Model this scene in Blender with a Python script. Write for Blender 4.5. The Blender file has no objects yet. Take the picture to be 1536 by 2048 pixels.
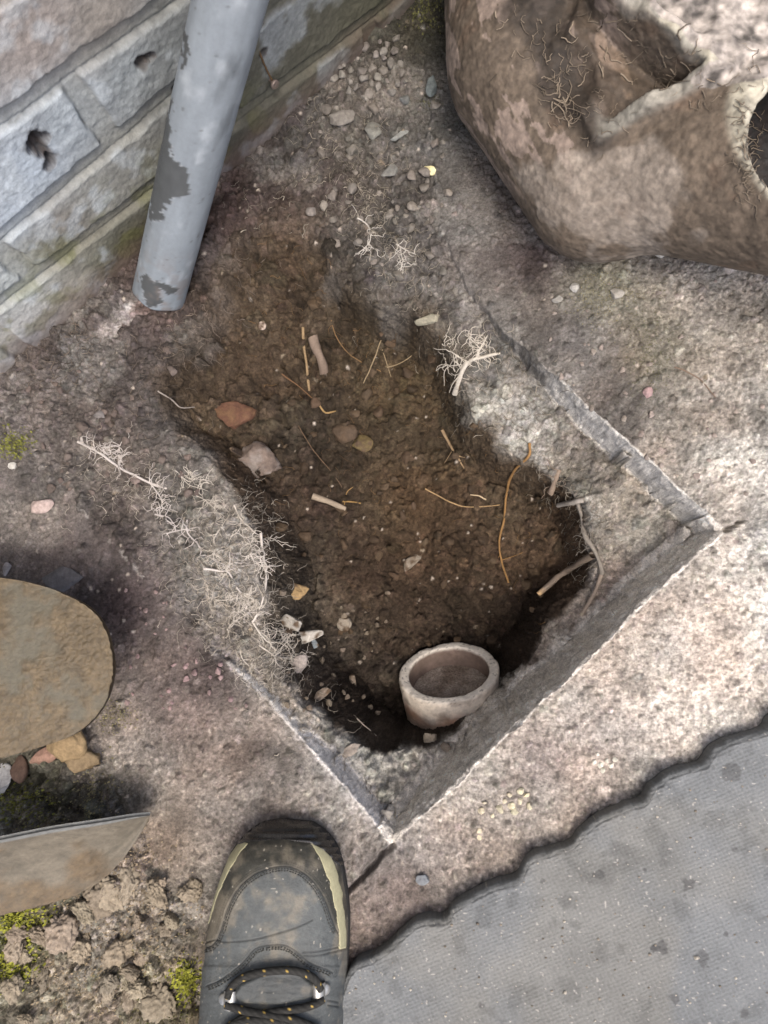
import bpy, math, random
import numpy as np
from mathutils import Vector
random.seed(7); rng = np.random.default_rng(7)
SC = bpy.context.scene
col = SC.collection
# ------------------------------------------------------------------ camera, sky, sun
F = 1480.0; H = 0.68
_n = np.array([151/F, -164/F, -1.0]); _n /= np.linalg.norm(_n)
_t = np.array([0, 0, -1.0]); _v = np.cross(_n, _t); _c = _n @ _t
_K = np.array([[0, -_v[2], _v[1]], [_v[2], 0, -_v[0]], [-_v[1], _v[0], 0]])
R = np.eye(3) + _K + _K @ _K/(1+_c)
C = np.array([0, 0, H])
from mathutils import Matrix
cd = bpy.data.cameras.new('camera'); cam = bpy.data.objects.new('camera', cd); col.objects.link(cam)
M4 = Matrix(R.tolist()).to_4x4(); M4.translation = Vector((0, 0, H)); cam.matrix_world = M4
cd.sensor_fit = 'VERTICAL'; cd.sensor_height = 36; cd.lens = F/2048*36
cd.clip_start = 0.01; cd.clip_end = 200
cd.dof.use_dof = True; cd.dof.focus_distance = 0.72; cd.dof.aperture_fstop = 11
SC.camera = cam
SUN_EL, SUN_AZ = 68, (0.48, -0.877)          # sun stands to the lower right of the picture
world = bpy.data.worlds.new('World'); SC.world = world; world.use_nodes = True
nt = world.node_tree; bg = nt.nodes['Background']
sky = nt.nodes.new('ShaderNodeTexSky'); sky.sky_type = 'NISHITA'; sky.sun_disc = False
sky.sun_elevation = math.radians(SUN_EL); sky.sun_rotation = math.atan2(SUN_AZ[0], SUN_AZ[1])
sky.air_density = 0.75; sky.dust_density = 5.0; sky.ozone_density = 0.3
nt.links.new(sky.outputs[0], bg.inputs[0]); bg.inputs[1].default_value = 0.15
sl = bpy.data.lights.new('sun', 'SUN'); sl.energy = 0.95; sl.angle = math.radians(15); sl.color = (1, .93, .84)
so = bpy.data.objects.new('sun', sl); col.objects.link(so)
ce = math.cos(math.radians(SUN_EL))
sdir = Vector((SUN_AZ[0]*ce, SUN_AZ[1]*ce, math.sin(math.radians(SUN_EL))))
so.rotation_euler = sdir.to_track_quat('Z', 'Y').to_euler()
SC.view_settings.view_transform = 'Standard'; SC.view_settings.look = 'None'
SC.view_settings.gamma = 1; SC.view_settings.use_curve_mapping = False
SC.view_settings.exposure = 1.02

# ------------------------------------------------------------------ helpers
def ray(u, v):
    d = R @ np.array([(u-768)/F, (1024-v)/F, -1.0]); return d
def P(u, v, z=0.0):
    d = ray(u, v); return C + d*((z-H)/d[2])
def proj(p):
    q = (p - C) @ R
    return 768 + F*q[..., 0]/-q[..., 2], 1024 - F*q[..., 1]/-q[..., 2]
def lin(c):
    c = np.asarray(c, float)/255.0
    return np.where(c <= .04045, c/12.92, ((c+.055)/1.055)**2.4)
def sm(a, b, x):
    t = np.clip((x-a)/(b-a), 0, 1); return t*t*(3-2*t)
def _h(i, s=0):
    i = (i.astype(np.int64) + s*7919) & 0xffffffff
    i = ((i ^ (i >> 16))*0x45d9f3b) & 0xffffffff
    i = ((i ^ (i >> 16))*0x45d9f3b) & 0xffffffff
    return ((i ^ (i >> 16)) & 0xffffff)/float(0xffffff)
def vn(p, s=0):
    """value noise -1..1 of points (...,2|3)"""
    f = np.floor(p); t = p-f; t = t*t*t*(t*(t*6-15)+10); i = f.astype(np.int64)
    D = p.shape[-1]; pr = (73856093, 19349663, 83492791); out = 0
    for k in range(1 << D):
        w = 1.0; hsh = np.zeros(p.shape[:-1], np.int64)
        for d in range(D):
            b = (k >> d) & 1
            w = w*(t[..., d] if b else 1-t[..., d]); hsh = hsh ^ ((i[..., d]+b)*pr[d])
        out = out + w*_h(hsh, s)
    return out*2-1
def fbm(p, sc, o=4, s=0, g=.5, lac=2.03):
    a = 1.0; r = 0; tot = 0
    for k in range(o):
        r = r + a*vn(p*sc + 17.3*k, s+k); tot += a; a *= g; sc *= lac
    return r/tot
def mesh_obj(name, verts, faces, mat, parent=None, colr=None, smooth=True):
    verts = np.asarray(verts, np.float32); me = bpy.data.meshes.new(name)
    if isinstance(faces, np.ndarray):
        k = faces.shape[1]; me.vertices.add(len(verts)); me.vertices.foreach_set('co', verts.ravel())
        me.loops.add(faces.size); me.loops.foreach_set('vertex_index', faces.astype(np.int32).ravel())
        me.polygons.add(len(faces)); me.polygons.foreach_set('loop_start', np.arange(0, faces.size, k, dtype=np.int32))
        me.polygons.foreach_set('loop_total', np.full(len(faces), k, np.int32))
        me.update(calc_edges=True); me.validate()
    else:
        me.from_pydata([tuple(map(float, v)) for v in verts], [], [tuple(map(int, f)) for f in faces]); me.update()
    if colr is not None:
        a = me.color_attributes.new('col', 'FLOAT_COLOR', 'POINT')
        c = np.ones((len(verts), 4), np.float32); c[:, :3] = np.clip(colr, 0, 1); a.data.foreach_set('color', c.ravel())
    if smooth: me.polygons.foreach_set('use_smooth', np.ones(len(me.polygons), bool))
    me.materials.append(mat)
    o = bpy.data.objects.new(name, me); col.objects.link(o)
    if parent is not None: o.parent = parent
    return o
def tag(o, label=None, cat=None, group=None, kind=None):
    for k, v in (('label', label), ('category', cat), ('group', group), ('kind', kind)):
        if v: o[k] = v
    return o
def empty(name, loc=(0, 0, 0)):
    o = bpy.data.objects.new(name, None); o.location = loc; o.empty_display_size = .02; col.objects.link(o); return o
def grid_faces(n, m, wrap=False):
    """faces of an n x m grid (row-major); wrap closes the m direction"""
    i = np.arange(n-1)[:, None]; j = np.arange(m if wrap else m-1)[None, :]; j2 = (j+1) % m
    return np.stack([i*m+j, i*m+j2, (i+1)*m+j2, (i+1)*m+j], -1).reshape(-1, 4)
def seg_d(px, py, pts, closed=False):
    """distance of points to a polyline, and the parameter (index + t) of the nearest point"""
    best = np.full(np.shape(px), 1e9); par = np.zeros(np.shape(px)); n = len(pts)
    for k in range(n if closed else n-1):
        a = pts[k]; b = pts[(k+1) % n]; dx, dy = b[0]-a[0], b[1]-a[1]
        t = np.clip(((px-a[0])*dx+(py-a[1])*dy)/(dx*dx+dy*dy+1e-12), 0, 1)
        d = np.hypot(px-a[0]-t*dx, py-a[1]-t*dy); m = d < best
        best = np.where(m, d, best); par = np.where(m, k+t, par)
    return best, par
def inside(px, py, poly):
    r = np.zeros(np.shape(px), bool); n = len(poly)
    for k in range(n):
        x1, y1 = poly[k][:2]; x2, y2 = poly[(k+1) % n][:2]
        if y1 == y2: continue
        r ^= ((y1 > py) != (y2 > py)) & (px < (x2-x1)*(py-y1)/(y2-y1)+x1)
    return r
def sdist(px, py, poly):
    d, _ = seg_d(px, py, poly, True); return np.where(inside(px, py, poly), d, -d)
def smooth_poly(pts, n=6, closed=True):
    pts = [np.array(p, float) for p in pts]; out = []; N = len(pts)
    for k in range(N if closed else N-1):
        if closed: a, b, c, d = pts[k-1], pts[k], pts[(k+1) % N], pts[(k+2) % N]
        else: a, b, c, d = pts[max(k-1, 0)], pts[k], pts[k+1], pts[min(k+2, N-1)]
        for j in range(n):
            t = j/n; out.append(.5*((2*b)+(-a+c)*t+(2*a-5*b+4*c-d)*t*t+(-a+3*b-3*c+d)*t**3))
    if not closed: out.append(pts[-1])
    return np.array(out)

# ------------------------------------------------------------------ materials
def mat(name, color=None, rough=.9, bump=.3, bscale=900, bscale2=250, spec=.3, var=.25, vscale=300, metal=0, noise_rough=0, extra=None):
    """principled surface: vertex or flat colour, broken up by 3D noise, with a two-octave bump"""
    m = bpy.data.materials.new(name); m.use_nodes = True; t = m.node_tree; b = t.nodes['Principled BSDF']
    tc = t.nodes.new('ShaderNodeTexCoord')
    n1 = t.nodes.new('ShaderNodeTexNoise'); n1.inputs['Scale'].default_value = vscale; n1.inputs['Detail'].default_value = 6; n1.inputs['Roughness'].default_value = .7
    t.links.new(tc.outputs['Object'], n1.inputs['Vector'])
    mr = t.nodes.new('ShaderNodeMapRange'); mr.inputs[1].default_value = .3; mr.inputs[2].default_value = .7
    mr.inputs[3].default_value = 1-var; mr.inputs[4].default_value = 1+var; mr.clamp = False
    t.links.new(n1.outputs[0], mr.inputs[0])
    mx = t.nodes.new('ShaderNodeVectorMath'); mx.operation = 'SCALE'
    if color is None:
        at = t.nodes.new('ShaderNodeAttribute'); at.attribute_name = 'col'; t.links.new(at.outputs['Color'], mx.inputs[0])
    else: mx.inputs[0].default_value = tuple(color)
    t.links.new(mr.outputs[0], mx.inputs['Scale']); t.links.new(mx.outputs[0], b.inputs['Base Color'])
    b.inputs['Roughness'].default_value = rough; b.inputs['Specular IOR Level'].default_value = spec; b.inputs['Metallic'].default_value = metal
    if noise_rough:
        r2 = t.nodes.new('ShaderNodeMapRange'); r2.inputs[1].default_value = .3; r2.inputs[2].default_value = .7
        r2.inputs[3].default_value = rough-noise_rough; r2.inputs[4].default_value = rough+noise_rough
        t.links.new(n1.outputs[0], r2.inputs[0]); t.links.new(r2.outputs[0], b.inputs['Roughness'])
    if bump:
        n2 = t.nodes.new('ShaderNodeTexNoise'); n2.inputs['Scale'].default_value = bscale; n2.inputs['Detail'].default_value = 4; n2.inputs['Roughness'].default_value = .65
        n3 = t.nodes.new('ShaderNodeTexNoise'); n3.inputs['Scale'].default_value = bscale2; n3.inputs['Detail'].default_value = 5
        for q in (n2, n3): t.links.new(tc.outputs['Object'], q.inputs['Vector'])
        ad = t.nodes.new('ShaderNodeMath'); ad.operation = 'MULTIPLY_ADD'; ad.inputs[1].default_value = .5
        t.links.new(n2.outputs[0], ad.inputs[0]); t.links.new(n3.outputs[0], ad.inputs[2])
        bp = t.nodes.new('ShaderNodeBump'); bp.inputs['Strength'].default_value = bump; bp.inputs['Distance'].default_value = .002
        t.links.new(ad.outputs[0], bp.inputs['Height']); t.links.new(bp.outputs[0], b.inputs['Normal'])
    if extra: extra(t, b)
    return m
M_soil = mat('soil', rough=.95, bump=1.0, bscale=1400, bscale2=450, spec=.15, var=.5, vscale=420)
M_slab = mat('dirty_concrete', rough=.92, bump=1.0, bscale=1500, bscale2=500, spec=.2, var=.42, vscale=520)
M_stone = mat('stone', rough=.8, bump=.5, bscale=900, bscale2=250, spec=.3, var=.3, vscale=260)
M_root = mat('root', rough=.8, bump=.3, var=.2, vscale=400)
M_moss = mat('moss', rough=.9, bump=0, var=.3, vscale=300)
M_wall = mat('painted_brick', rough=.85, bump=.4, bscale=900, bscale2=200, spec=.25, var=.16, vscale=260)
M_clay = mat('fired_clay', rough=.7, bump=.35, bscale=900, bscale2=160, spec=.35, var=.2, vscale=220, noise_rough=.15)
M_pvc = mat('weathered_plastic', rough=.55, bump=.12, bscale=1200, bscale2=200, spec=.4, var=.08, vscale=240, noise_rough=.12)
M_rub = mat('worn_rubber', rough=.85, bump=.45, bscale=1300, bscale2=400, spec=.3, var=.2, vscale=330)
M_leather = mat('dusty_leather', rough=.6, bump=.3, bscale=1500, bscale2=500, spec=.35, var=.2, vscale=280, noise_rough=.12)
M_gloss = mat('toe_rubber', rough=.28, bump=.15, bscale=700, bscale2=150, spec=.55, var=.3, vscale=200, noise_rough=.12)
M_cream = mat('cream_rubber', color=lin((176, 172, 140))*.85, rough=.7, bump=.25, var=.14, vscale=260)
M_steel = mat('muddy_steel', rough=.62, bump=.5, bscale=1100, bscale2=300, spec=.4, var=.25, vscale=260, noise_rough=.15)
M_metal = mat('eyelet_metal', color=(.36, .36, .34), rough=.45, bump=.1, metal=.8, var=.2)
M_lace = mat('lace', rough=.8, bump=.3, var=.2)
M_dark = mat('dark_inside', color=(.02, .017, .015), rough=.9, bump=.2)
M_screw = mat('rusty_screw', color=(.25, .2, .17), rough=.5, metal=.5, bump=.3)

# ------------------------------------------------------------------ the ground as a height map
def W2(pts, z=0.0):
    """picture positions on a level -> ground plan"""
    return [tuple(P(q[0], q[1], q[2] if len(q) > 2 else z)[:2]) for q in pts]
CUT = [(785, 1690), (745, 1640), (690, 1572), (640, 1520), (590, 1462), (540, 1405), (480, 1345), (425, 1300), (385, 1255), (330, 1200), (250, 1115), (150, 1010), (-40, 850),
       (-300, 700), (-200, 300), (300, -300), (830, -200), (850, 60), (868, 300), (880, 440), (930, 560), (1000, 650), (1080, 725), (1180, 815), (1290, 915), (1370, 985), (1450, 1060),
       (1300, 1200), (1180, 1315), (1050, 1437), (900, 1580)]
LIP = [(425, 640, -.03), (368, 735, -.03), (345, 855, -.03), (420, 935, -.04), (485, 1010, -.04), (520, 1080, -.04), (545, 1180, -.06), (560, 1270, -.08), (615, 1375, -.11),
       (700, 1440, -.10), (800, 1482, -.13), (900, 1462, -.14), (985, 1402, -.145), (1050, 1330, -.145), (1112, 1245, -.135), (1180, 1130, -.11), (1150, 1015, -.09), (1090, 950, -.08),
       (980, 885, -.07), (930, 800, -.06), (880, 700, -.05), (800, 640, -.04), (700, 590, -.03), (650, 520, -.03), (560, 470, -.025), (500, 520, -.03)]
OUT = [(480, 420, .0), (700, 200, .0), (700, 380, -.006), (850, 450, -.002), (905, 600, -.008), (868, 520, -.004), (820, 620, -.024), (1000, 740, -.035), (950, 780, -.05), (1100, 850, -.055), (1060, 900, -.065),
       (1230, 960, -.055), (1150, 960, -.08), (1330, 1050, -.06), (1250, 1100, -.08), (1230, 1200, -.10), (1180, 1280, -.12), (1060, 1380, -.14), (950, 1480, -.14), (1300, 1150, -.08),
       (400, 560, .0), (300, 750, .004), (330, 950, .0), (430, 1100, .004), (500, 1050, -.01), (480, 1240, -.002), (520, 1340, -.010), (590, 1405, -.012), (700, 1535, -.022), (640, 1465, -.016), (620, 1425, -.018), (670, 1450, -.05), (745, 1595, -.025), (560, 1370, -.012),
       (770, 1570, -.060), (788, 1655, -.032), (850, 1570, -.085), (800, 1500, -.115), (900, 1490, -.125), (720, 1490, -.075), (150, 1010, .002), (250, 1115, .002), (330, 1200, .001), (0, 880, .002), (390, 1262, -.002), (930, 560, .0), (1000, 650, -.010), (880, 440, .001), (868, 300, .001), (960, 650, -.012), (150, 850, .006), (100, 760, -.005), (820, 60, .0), (250, 650, -.01), (620, 440, -.012), (550, 560, -.02), (450, 700, -.02)]
PIT = [(560, 500, -.012), (500, 560, -.02), (640, 560, -.026), (600, 640, -.045), (440, 700, -.030), (380, 780, -.035), (400, 840, -.045), (700, 700, -.085), (600, 800, -.095), (480, 900, -.085), (800, 800, -.11), (650, 930, -.12), (530, 1000, -.095),
       (850, 930, -.13), (950, 880, -.11), (700, 1070, -.145), (900, 1050, -.155), (1050, 1000, -.145), (1130, 1100, -.16), (600, 1180, -.135), (580, 1270, -.135), (760, 1200, -.18), (950, 1170, -.195),
       (1100, 1200, -.20), (700, 1300, -.19), (660, 1390, -.18), (800, 1280, -.225), (840, 1270, -.245), (900, 1260, -.25), (960, 1275, -.25), (1050, 1280, -.25), (1050, 1370, -.25), (740, 1400, -.21), (780, 1400, -.23), (900, 1450, -.225), (1000, 1420, -.24)]
def rbf(X, Y, pts, k=6.0, p=2.6):
    num = 0; den = 0
    for (u, v, z) in pts:
        q = P(u, v, z); w = 1.0/((X-q[0])**2+(Y-q[1])**2+.0004)**(p/2); num = num+w*z; den = den+w
    return num/den
cutp = W2(CUT); lipp = smooth_poly([W2([q])[0] for q in LIP], 5)
WA = P(0, 740); WB = P(820, 0); wdir = (WB-WA)/np.linalg.norm(WB-WA); wn = np.array([wdir[1], -wdir[0], 0])
RUB = W2([(-200, 1480), (60, 1500), (180, 1480), (250, 1560), (255, 1640), (330, 1720), (370, 1800), (400, 1880), (430, 2060), (430, 2300), (-300, 2300)])

# colours of dry ground outside the pit, a faint shadow beside the shovel painted in: picture position, colour, radius weight
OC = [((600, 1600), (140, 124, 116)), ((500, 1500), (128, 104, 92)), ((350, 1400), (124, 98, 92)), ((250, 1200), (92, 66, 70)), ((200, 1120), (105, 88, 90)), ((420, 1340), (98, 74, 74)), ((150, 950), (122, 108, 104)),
      ((300, 800), (92, 80, 78)), ((100, 850), (116, 102, 100)), ((200, 690), (86, 68, 66)), ((380, 650), (82, 70, 68)), ((330, 620), (104, 80, 78)), ((450, 400), (92, 66, 66)), ((600, 330), (86, 70, 66)),
      ((700, 250), (104, 98, 94)), ((800, 200), (104, 98, 96)), ((850, 60), (76, 72, 56)), ((820, 400), (98, 92, 90)), ((950, 480), (106, 94, 94)), ((1060, 520), (92, 66, 70)), ((1000, 600), (122, 112, 108)),
      ((1200, 580), (128, 122, 98)), ((1150, 680), (120, 104, 104)), ((1300, 700), (122, 114, 88)), ((1400, 600), (142, 128, 116)), ((1350, 850), (138, 124, 110)), ((1200, 780), (100, 86, 84)), ((1150, 720), (100, 88, 84)), ((1260, 840), (104, 90, 86)), ((1350, 925), (122, 108, 98)), ((1425, 1000), (150, 136, 126)), ((1450, 800), (146, 130, 118)),
      ((1450, 950), (186, 172, 162)), ((1530, 1100), (206, 194, 188)), ((1500, 1250), (188, 172, 162)), ((1400, 1300), (182, 160, 148)), ((1300, 1350), (172, 152, 138)), ((1200, 1450), (158, 134, 122)), ((1080, 1520), (138, 116, 114)),
      ((1000, 1600), (158, 142, 132)), ((1100, 1600), (150, 132, 120)), ((900, 1700), (152, 134, 126)), ((800, 1780), (130, 106, 102)), ((720, 1900), (128, 108, 102)), ((1000, 1720), (150, 132, 122)), ((1300, 1500), (166, 148, 138)),
      ((500, 1640), (140, 122, 114)), ((330, 1680), (140, 118, 100)), ((350, 1800), (150, 136, 124)), ((200, 1600), (112, 104, 90)), ((80, 1600), (92, 88, 62)), ((60, 1870), (128, 124, 70)), ((180, 1880), (152, 132, 116)),
      ((300, 1950), (148, 128, 98)), ((100, 2000), (132, 118, 96)), ((340, 2040), (112, 92, 56)), ((700, 1700), (138, 122, 116)), ((640, 1500), (128, 110, 102)), ((250, 1480), (150, 130, 120)),
      ((440, 1130), (134, 126, 122)), ((400, 1000), (118, 106, 98)), ((520, 1300), (140, 132, 128)), ((640, 1450), (164, 156, 150)), ((780, 1560), (156, 144, 136)), ((720, 1500), (184, 176, 166)), ((860, 1530), (176, 163, 150)), ((960, 1480), (170, 156, 144)), ((1080, 1400), (158, 142, 130)), ((1180, 1290), (150, 134, 122)),
      ((960, 790), (150, 142, 132)), ((1050, 880), (158, 148, 140)), ((1150, 860), (142, 130, 122)), ((1100, 780), (150, 142, 136)), ((1250, 960), (132, 126, 116)), ((1330, 1060), (136, 132, 124)), ((1180, 1000), (124, 120, 116)),
      ((1260, 1120), (128, 108, 98)), ((1210, 1230), (136, 114, 102)), ((1160, 1150), (112, 106, 102)), ((950, 700), (104, 100, 98)), ((800, 560), (108, 98, 94)), ((700, 480), (102, 92, 86)), ((560, 400), (88, 70, 66))]
PC = [((600, 500), (102, 84, 62)), ((520, 600), (94, 77, 57)), ((640, 640), (94, 77, 56)), ((450, 760), (92, 74, 54)), ((700, 700), (94, 76, 50)), ((800, 800), (98, 80, 52)), ((350, 850), (104, 82, 56)), ((600, 850), (84, 70, 54)),
      ((850, 900), (94, 76, 52)), ((600, 1000), (78, 62, 48)), ((800, 1000), (100, 78, 50)), ((1000, 1000), (100, 80, 56)), ((700, 1150), (80, 62, 46)), ((900, 1150), (86, 66, 46)), ((1080, 1120), (108, 82, 56)), ((650, 1300), (96, 84, 72)),
      ((850, 1250), (84, 67, 52)), ((1050, 1260), (70, 56, 44)), ((1080, 1200), (76, 61, 48)), ((1000, 1350), (66, 54, 43)), ((720, 1380), (92, 76, 62)), ((560, 1220), (106, 94, 78)), ((430, 930), (100, 78, 56)), ((950, 1420), (72, 59, 47))]  # lower right kept darker for depth, shade put into the soil colour
def cmap(X, Y, pts, z=0.0, p=3.2, zz=None):
    num = 0; den = 0
    for (uv, c) in pts:
        q = hitpt(*uv) if zz else P(uv[0], uv[1], z); w = (1.0/((X-q[0])**2+(Y-q[1])**2+.0006)**(p/2))[..., None]; num = num+w*lin(c); den = den+w
    return num/den

CELL = .001
X0, X1, Y0, Y1 = -.50, .46, -.50, .64
gx = np.arange(X0, X1, CELL); gy = np.arange(Y0, Y1, CELL); NX, NY = len(gx), len(gy)
X, Y = np.meshgrid(gx, gy); XY = np.stack([X, Y], -1)
def coarse(fn, cell):
    """evaluate a smooth function on a coarse grid; returns a bilinear sampler"""
    ax = np.arange(X0-cell, X1+2*cell, cell); ay = np.arange(Y0-cell, Y1+2*cell, cell)
    f = fn(*np.meshgrid(ax, ay)); nx, ny = len(ax), len(ay)
    def s(x, y):
        fx = np.clip((x-ax[0])/cell, 0, nx-1.001); fy = np.clip((y-ay[0])/cell, 0, ny-1.001)
        ix = fx.astype(int); iy = fy.astype(int); tx = fx-ix; ty = fy-iy
        if f.ndim == 3: tx = tx[..., None]; ty = ty[..., None]
        return (f[iy, ix]*(1-tx)+f[iy, ix+1]*tx)*(1-ty)+(f[iy+1, ix]*(1-tx)+f[iy+1, ix+1]*tx)*ty
    return s
sO = coarse(lambda x, y: rbf(x, y, OUT), .006); sP = coarse(lambda x, y: rbf(x, y, PIT), .006)
sCut = coarse(lambda x, y: sdist(x, y, cutp), .002); sLip = coarse(lambda x, y: sdist(x, y, lipp), .002)
FRL = W2([(1130, 1250, -.14), (990, 1415, -.145), (850, 1480, -.14)])
sFr = coarse(lambda x, y: seg_d(x, y, FRL)[0], .003); sEd = coarse(lambda x, y: seg_d(x, y, W2([(1450, 1060), (785, 1690)]))[0], .003)
def base_height(X, Y):
    XY = np.stack([X, Y], -1)
    dcut = sCut(X+.0022*fbm(XY, 40, 3, 5), Y+.0022*fbm(XY, 45, 3, 9))
    dlip = sLip(X+fbm(XY, 22, 2, 31)*.013, Y+fbm(XY, 22, 2, 37)*.013)
    O = sO(X, Y); Pz = sP(X, Y)
    wl = .026+.012*fbm(XY, 12, 2, 3)
    front = sm(.03, .0, sFr(X, Y))
    wl = wl*(1-front)+.014*front
    h = O+(Pz-O)*sm(0, 1, dlip/wl)
    h = np.minimum(h, np.where(dlip > 0, O, 9))
    isf = sEd(X, Y) < .02
    ramp = np.where(isf, .010+.004*fbm(XY, 60, 3, 71), .003+.0012*fbm(XY, 90, 3, 72))
    slabz = .0+.0015*fbm(XY, 14, 3, 11)
    k = sm(0, 1, dcut/ramp)
    h = np.where(dcut > 0, slabz*(1-k)+h*k, slabz)
    return h, dcut, dlip, ramp, isf
h, dcut, dlip, ramp, isf = base_height(X, Y); BASE = h.copy()
rub = sdist(X+.006*fbm(XY, 30, 3, 4), Y, RUB)
inpit = sm(-.001, .010, dlip); soilm = sm(-.001, .004, dcut); rubm = sm(0, .02, rub)
gyy, gxx = np.gradient(BASE, CELL); SL = np.hypot(gxx, gyy); steep = sm(1.1, 2.4, SL)
# lumps
def nzc(s_): return sm(-.2, .4, fbm(XY, 20, 2, s_))
big = fbm(XY, 55, 4, 21); med = fbm(XY, 160, 4, 22); fin = fbm(XY, 420, 3, 23)
rid = 1-np.abs(fbm(XY, 75, 3, 24))*2
h += soilm*(1-inpit)*(.0050*big+.0034*med+.0016*fin)
h += inpit*(.0075*big+.0050*med+.0025*rid+.0014*fin)
h += (1-soilm)*(.0009*med+.0007*fin)+.0004*fin
crk_ = 1-np.abs(fbm(XY+.004*fbm(XY, 90, 2, 27)[..., None], 62, 3, 25))*7; crk2 = 1-np.abs(fbm(XY, 150, 3, 26))*7
h -= (soilm)*(.0045*np.clip(crk_, 0, 1)*nzc(28)+.0022*np.clip(crk2, 0, 1)*nzc(29))
h += rubm*(.010*fbm(XY, 38, 4, 41)+.008*np.abs(fbm(XY, 70, 3, 42))-.004)
def cleft(pts, w, d, s):
    global h
    cf, _ = seg_d(X+.004*fbm(XY, 70, 3, s), Y+.004*fbm(XY, 70, 3, s+1), W2(pts)); w2 = w*(1+.8*fbm(XY, 90, 3, s+2)); h -= d*sm(w2, 0, cf)
cleft([(362, 1070), (380, 1090)], .004, .012, 50); cleft([(398, 1105), (428, 1128)], .003, .010, 51); cleft([(715, 430), (740, 440)], .004, .014, 52)
cleft([(772, 455), (790, 464)], .003, .012, 53); cleft([(480, 735), (530, 800), (560, 830)], .008, .016, 54); cleft([(600, 250), (650, 225)], .004, .008, 55)
cleft([(840, 535), (880, 545)], .003, .01, 56); cleft([(940, 720), (985, 745)], .007, .012, 57); cleft([(20, 1585), (60, 1560), (90, 1590)], .01, .015, 58); cleft([(150, 1620), (200, 1600), (220, 1560)], .008, .012, 59)
cf, _ = seg_d(X+.0022*fbm(XY, 70, 3, 61), Y+.0022*fbm(XY, 90, 3, 62), W2([(785, 1690), (745, 1735), (720, 1765), (690, 1790)])); crack = sm(.0028, .0012, cf)*(dcut < .001); h -= .012*crack
cf, _ = seg_d(X+.0005*fbm(XY, 90, 2, 63), Y, W2([(1450, 1060), (1482, 1044)])); h -= .010*sm(.0030, .001, cf)

# --- colour
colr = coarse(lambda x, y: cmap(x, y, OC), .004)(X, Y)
def cmap_pit(x, y):
    num = 0; den = 0
    for (u, v), c in PC:
        z = -.12
        for _ in range(4):
            q = P(u, v, z); ix = int(np.clip((q[0]-X0)/CELL, 0, NX-1)); iy = int(np.clip((q[1]-Y0)/CELL, 0, NY-1)); z = float(h[iy, ix])
        w = (1.0/((x-q[0])**2+(y-q[1])**2+.0006)**1.6)[..., None]; num = num+w*lin(c); den = den+w
    return num/den
pc = coarse(cmap_pit, .004)(X, Y)
def desat(c, a): g = c.mean(-1, keepdims=True); return g+(c-g)*a
colr = desat(colr, .46)*np.array([.965, .98, .925]); pc = desat(pc, .66)*.60*np.array([1.0, 1, .97])
litw = sm(1000, 1300, proj(np.stack([X, Y, 0*X], -1))[0])[..., None]; colr = colr*(1+.18*litw)  # ground brightened towards the right; sunlight put into its colour
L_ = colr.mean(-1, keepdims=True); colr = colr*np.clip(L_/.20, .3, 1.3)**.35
upend = sm(P(700, 1000)[1], P(700, 620)[1], Y)*1.0; pm = sm(-.030*upend, .006+.020*upend, dlip+(.006+.020*upend)*fbm(XY, 30, 5, 33))[..., None]
for (u, v, rx, ry, an_, c_) in [(245, 625, .040, .012, 35, (150, 142, 138)), (372, 668, .026, .017, 40, (90, 88, 84)), (300, 590, .03, .01, 40, (112, 96, 92))]:
    q_ = P(u, v); ca_, sa_ = math.cos(math.radians(an_)), math.sin(math.radians(an_)); a_ = (X-q_[0])*ca_+(Y-q_[1])*sa_; b_ = -(X-q_[0])*sa_+(Y-q_[1])*ca_; e_ = sm(1.1, .7, np.hypot(a_/rx, b_/ry)+.5*fbm(XY, 70, 4, 88))[..., None]*.8; colr = colr*(1-e_)+lin(c_)*e_
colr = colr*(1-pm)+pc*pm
mott = fbm(XY, 35, 5, 81)[..., None]; mott2 = fbm(XY, 110, 4, 82)[..., None]
colr = colr*(1+.34*mott+.28*mott2)*(1+.22*fbm(XY, 9, 3, 84)[..., None])
gd = sm(.15, .4, fbm(XY, 14, 4, 86))[..., None]*(1-pm)*.35; colr = colr*(1-gd)+lin((140, 136, 130))*gd
dk_ = sm(.2, .5, fbm(XY, 26, 4, 87))[..., None]*.35; colr = colr*(1-dk_)
colr *= 1+np.array([.05, -.01, -.05])*fbm(XY, 18, 3, 83)[..., None]*1.4
ur = (X+Y > P(1100, 1000)[0]+P(1100, 1000)[1])
sLow = coarse(lambda x, y: sm(.05, .02, seg_d(x, y, W2([(785, 1690), (520, 1385)]))[0])+sm(.10, .01, seg_d(x, y, W2([(1450, 1060), (1200, 840)]))[0])+sm(.04, .02, seg_d(x, y, W2([(1450, 1060), (785, 1690)]))[0]), .004)
def face_colour(x, y, dcut, ramp, isf, n3):
    """bare concrete of the slab's cut edge"""
    fm = (sm(-.0015, .0005, dcut)*sm(2.2, 1.0, dcut/ramp+.5*n3)*np.clip(sLow(x, y)*1.3+.7*n3-.15, 0, 1))[..., None]
    u = (x+y > P(1100, 1000)[0]+P(1100, 1000)[1])[..., None]; f = isf[..., None]
    fc = np.where(f, lin((238, 232, 222)), np.where(u, lin((214, 211, 204)), lin((226, 222, 216))))
    return fm, fc*(1+.5*n3[..., None])
wd = (sm(.012, .0, seg_d(X, Y, W2([(800, 1700), (540, 1405), (395, 1265)]))[0])*sm(-.3, .4, mott2[..., 0]))[..., None]*.5
colr = colr*(1-wd)+lin((176, 172, 170))*wd
COL0 = colr.copy()

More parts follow.
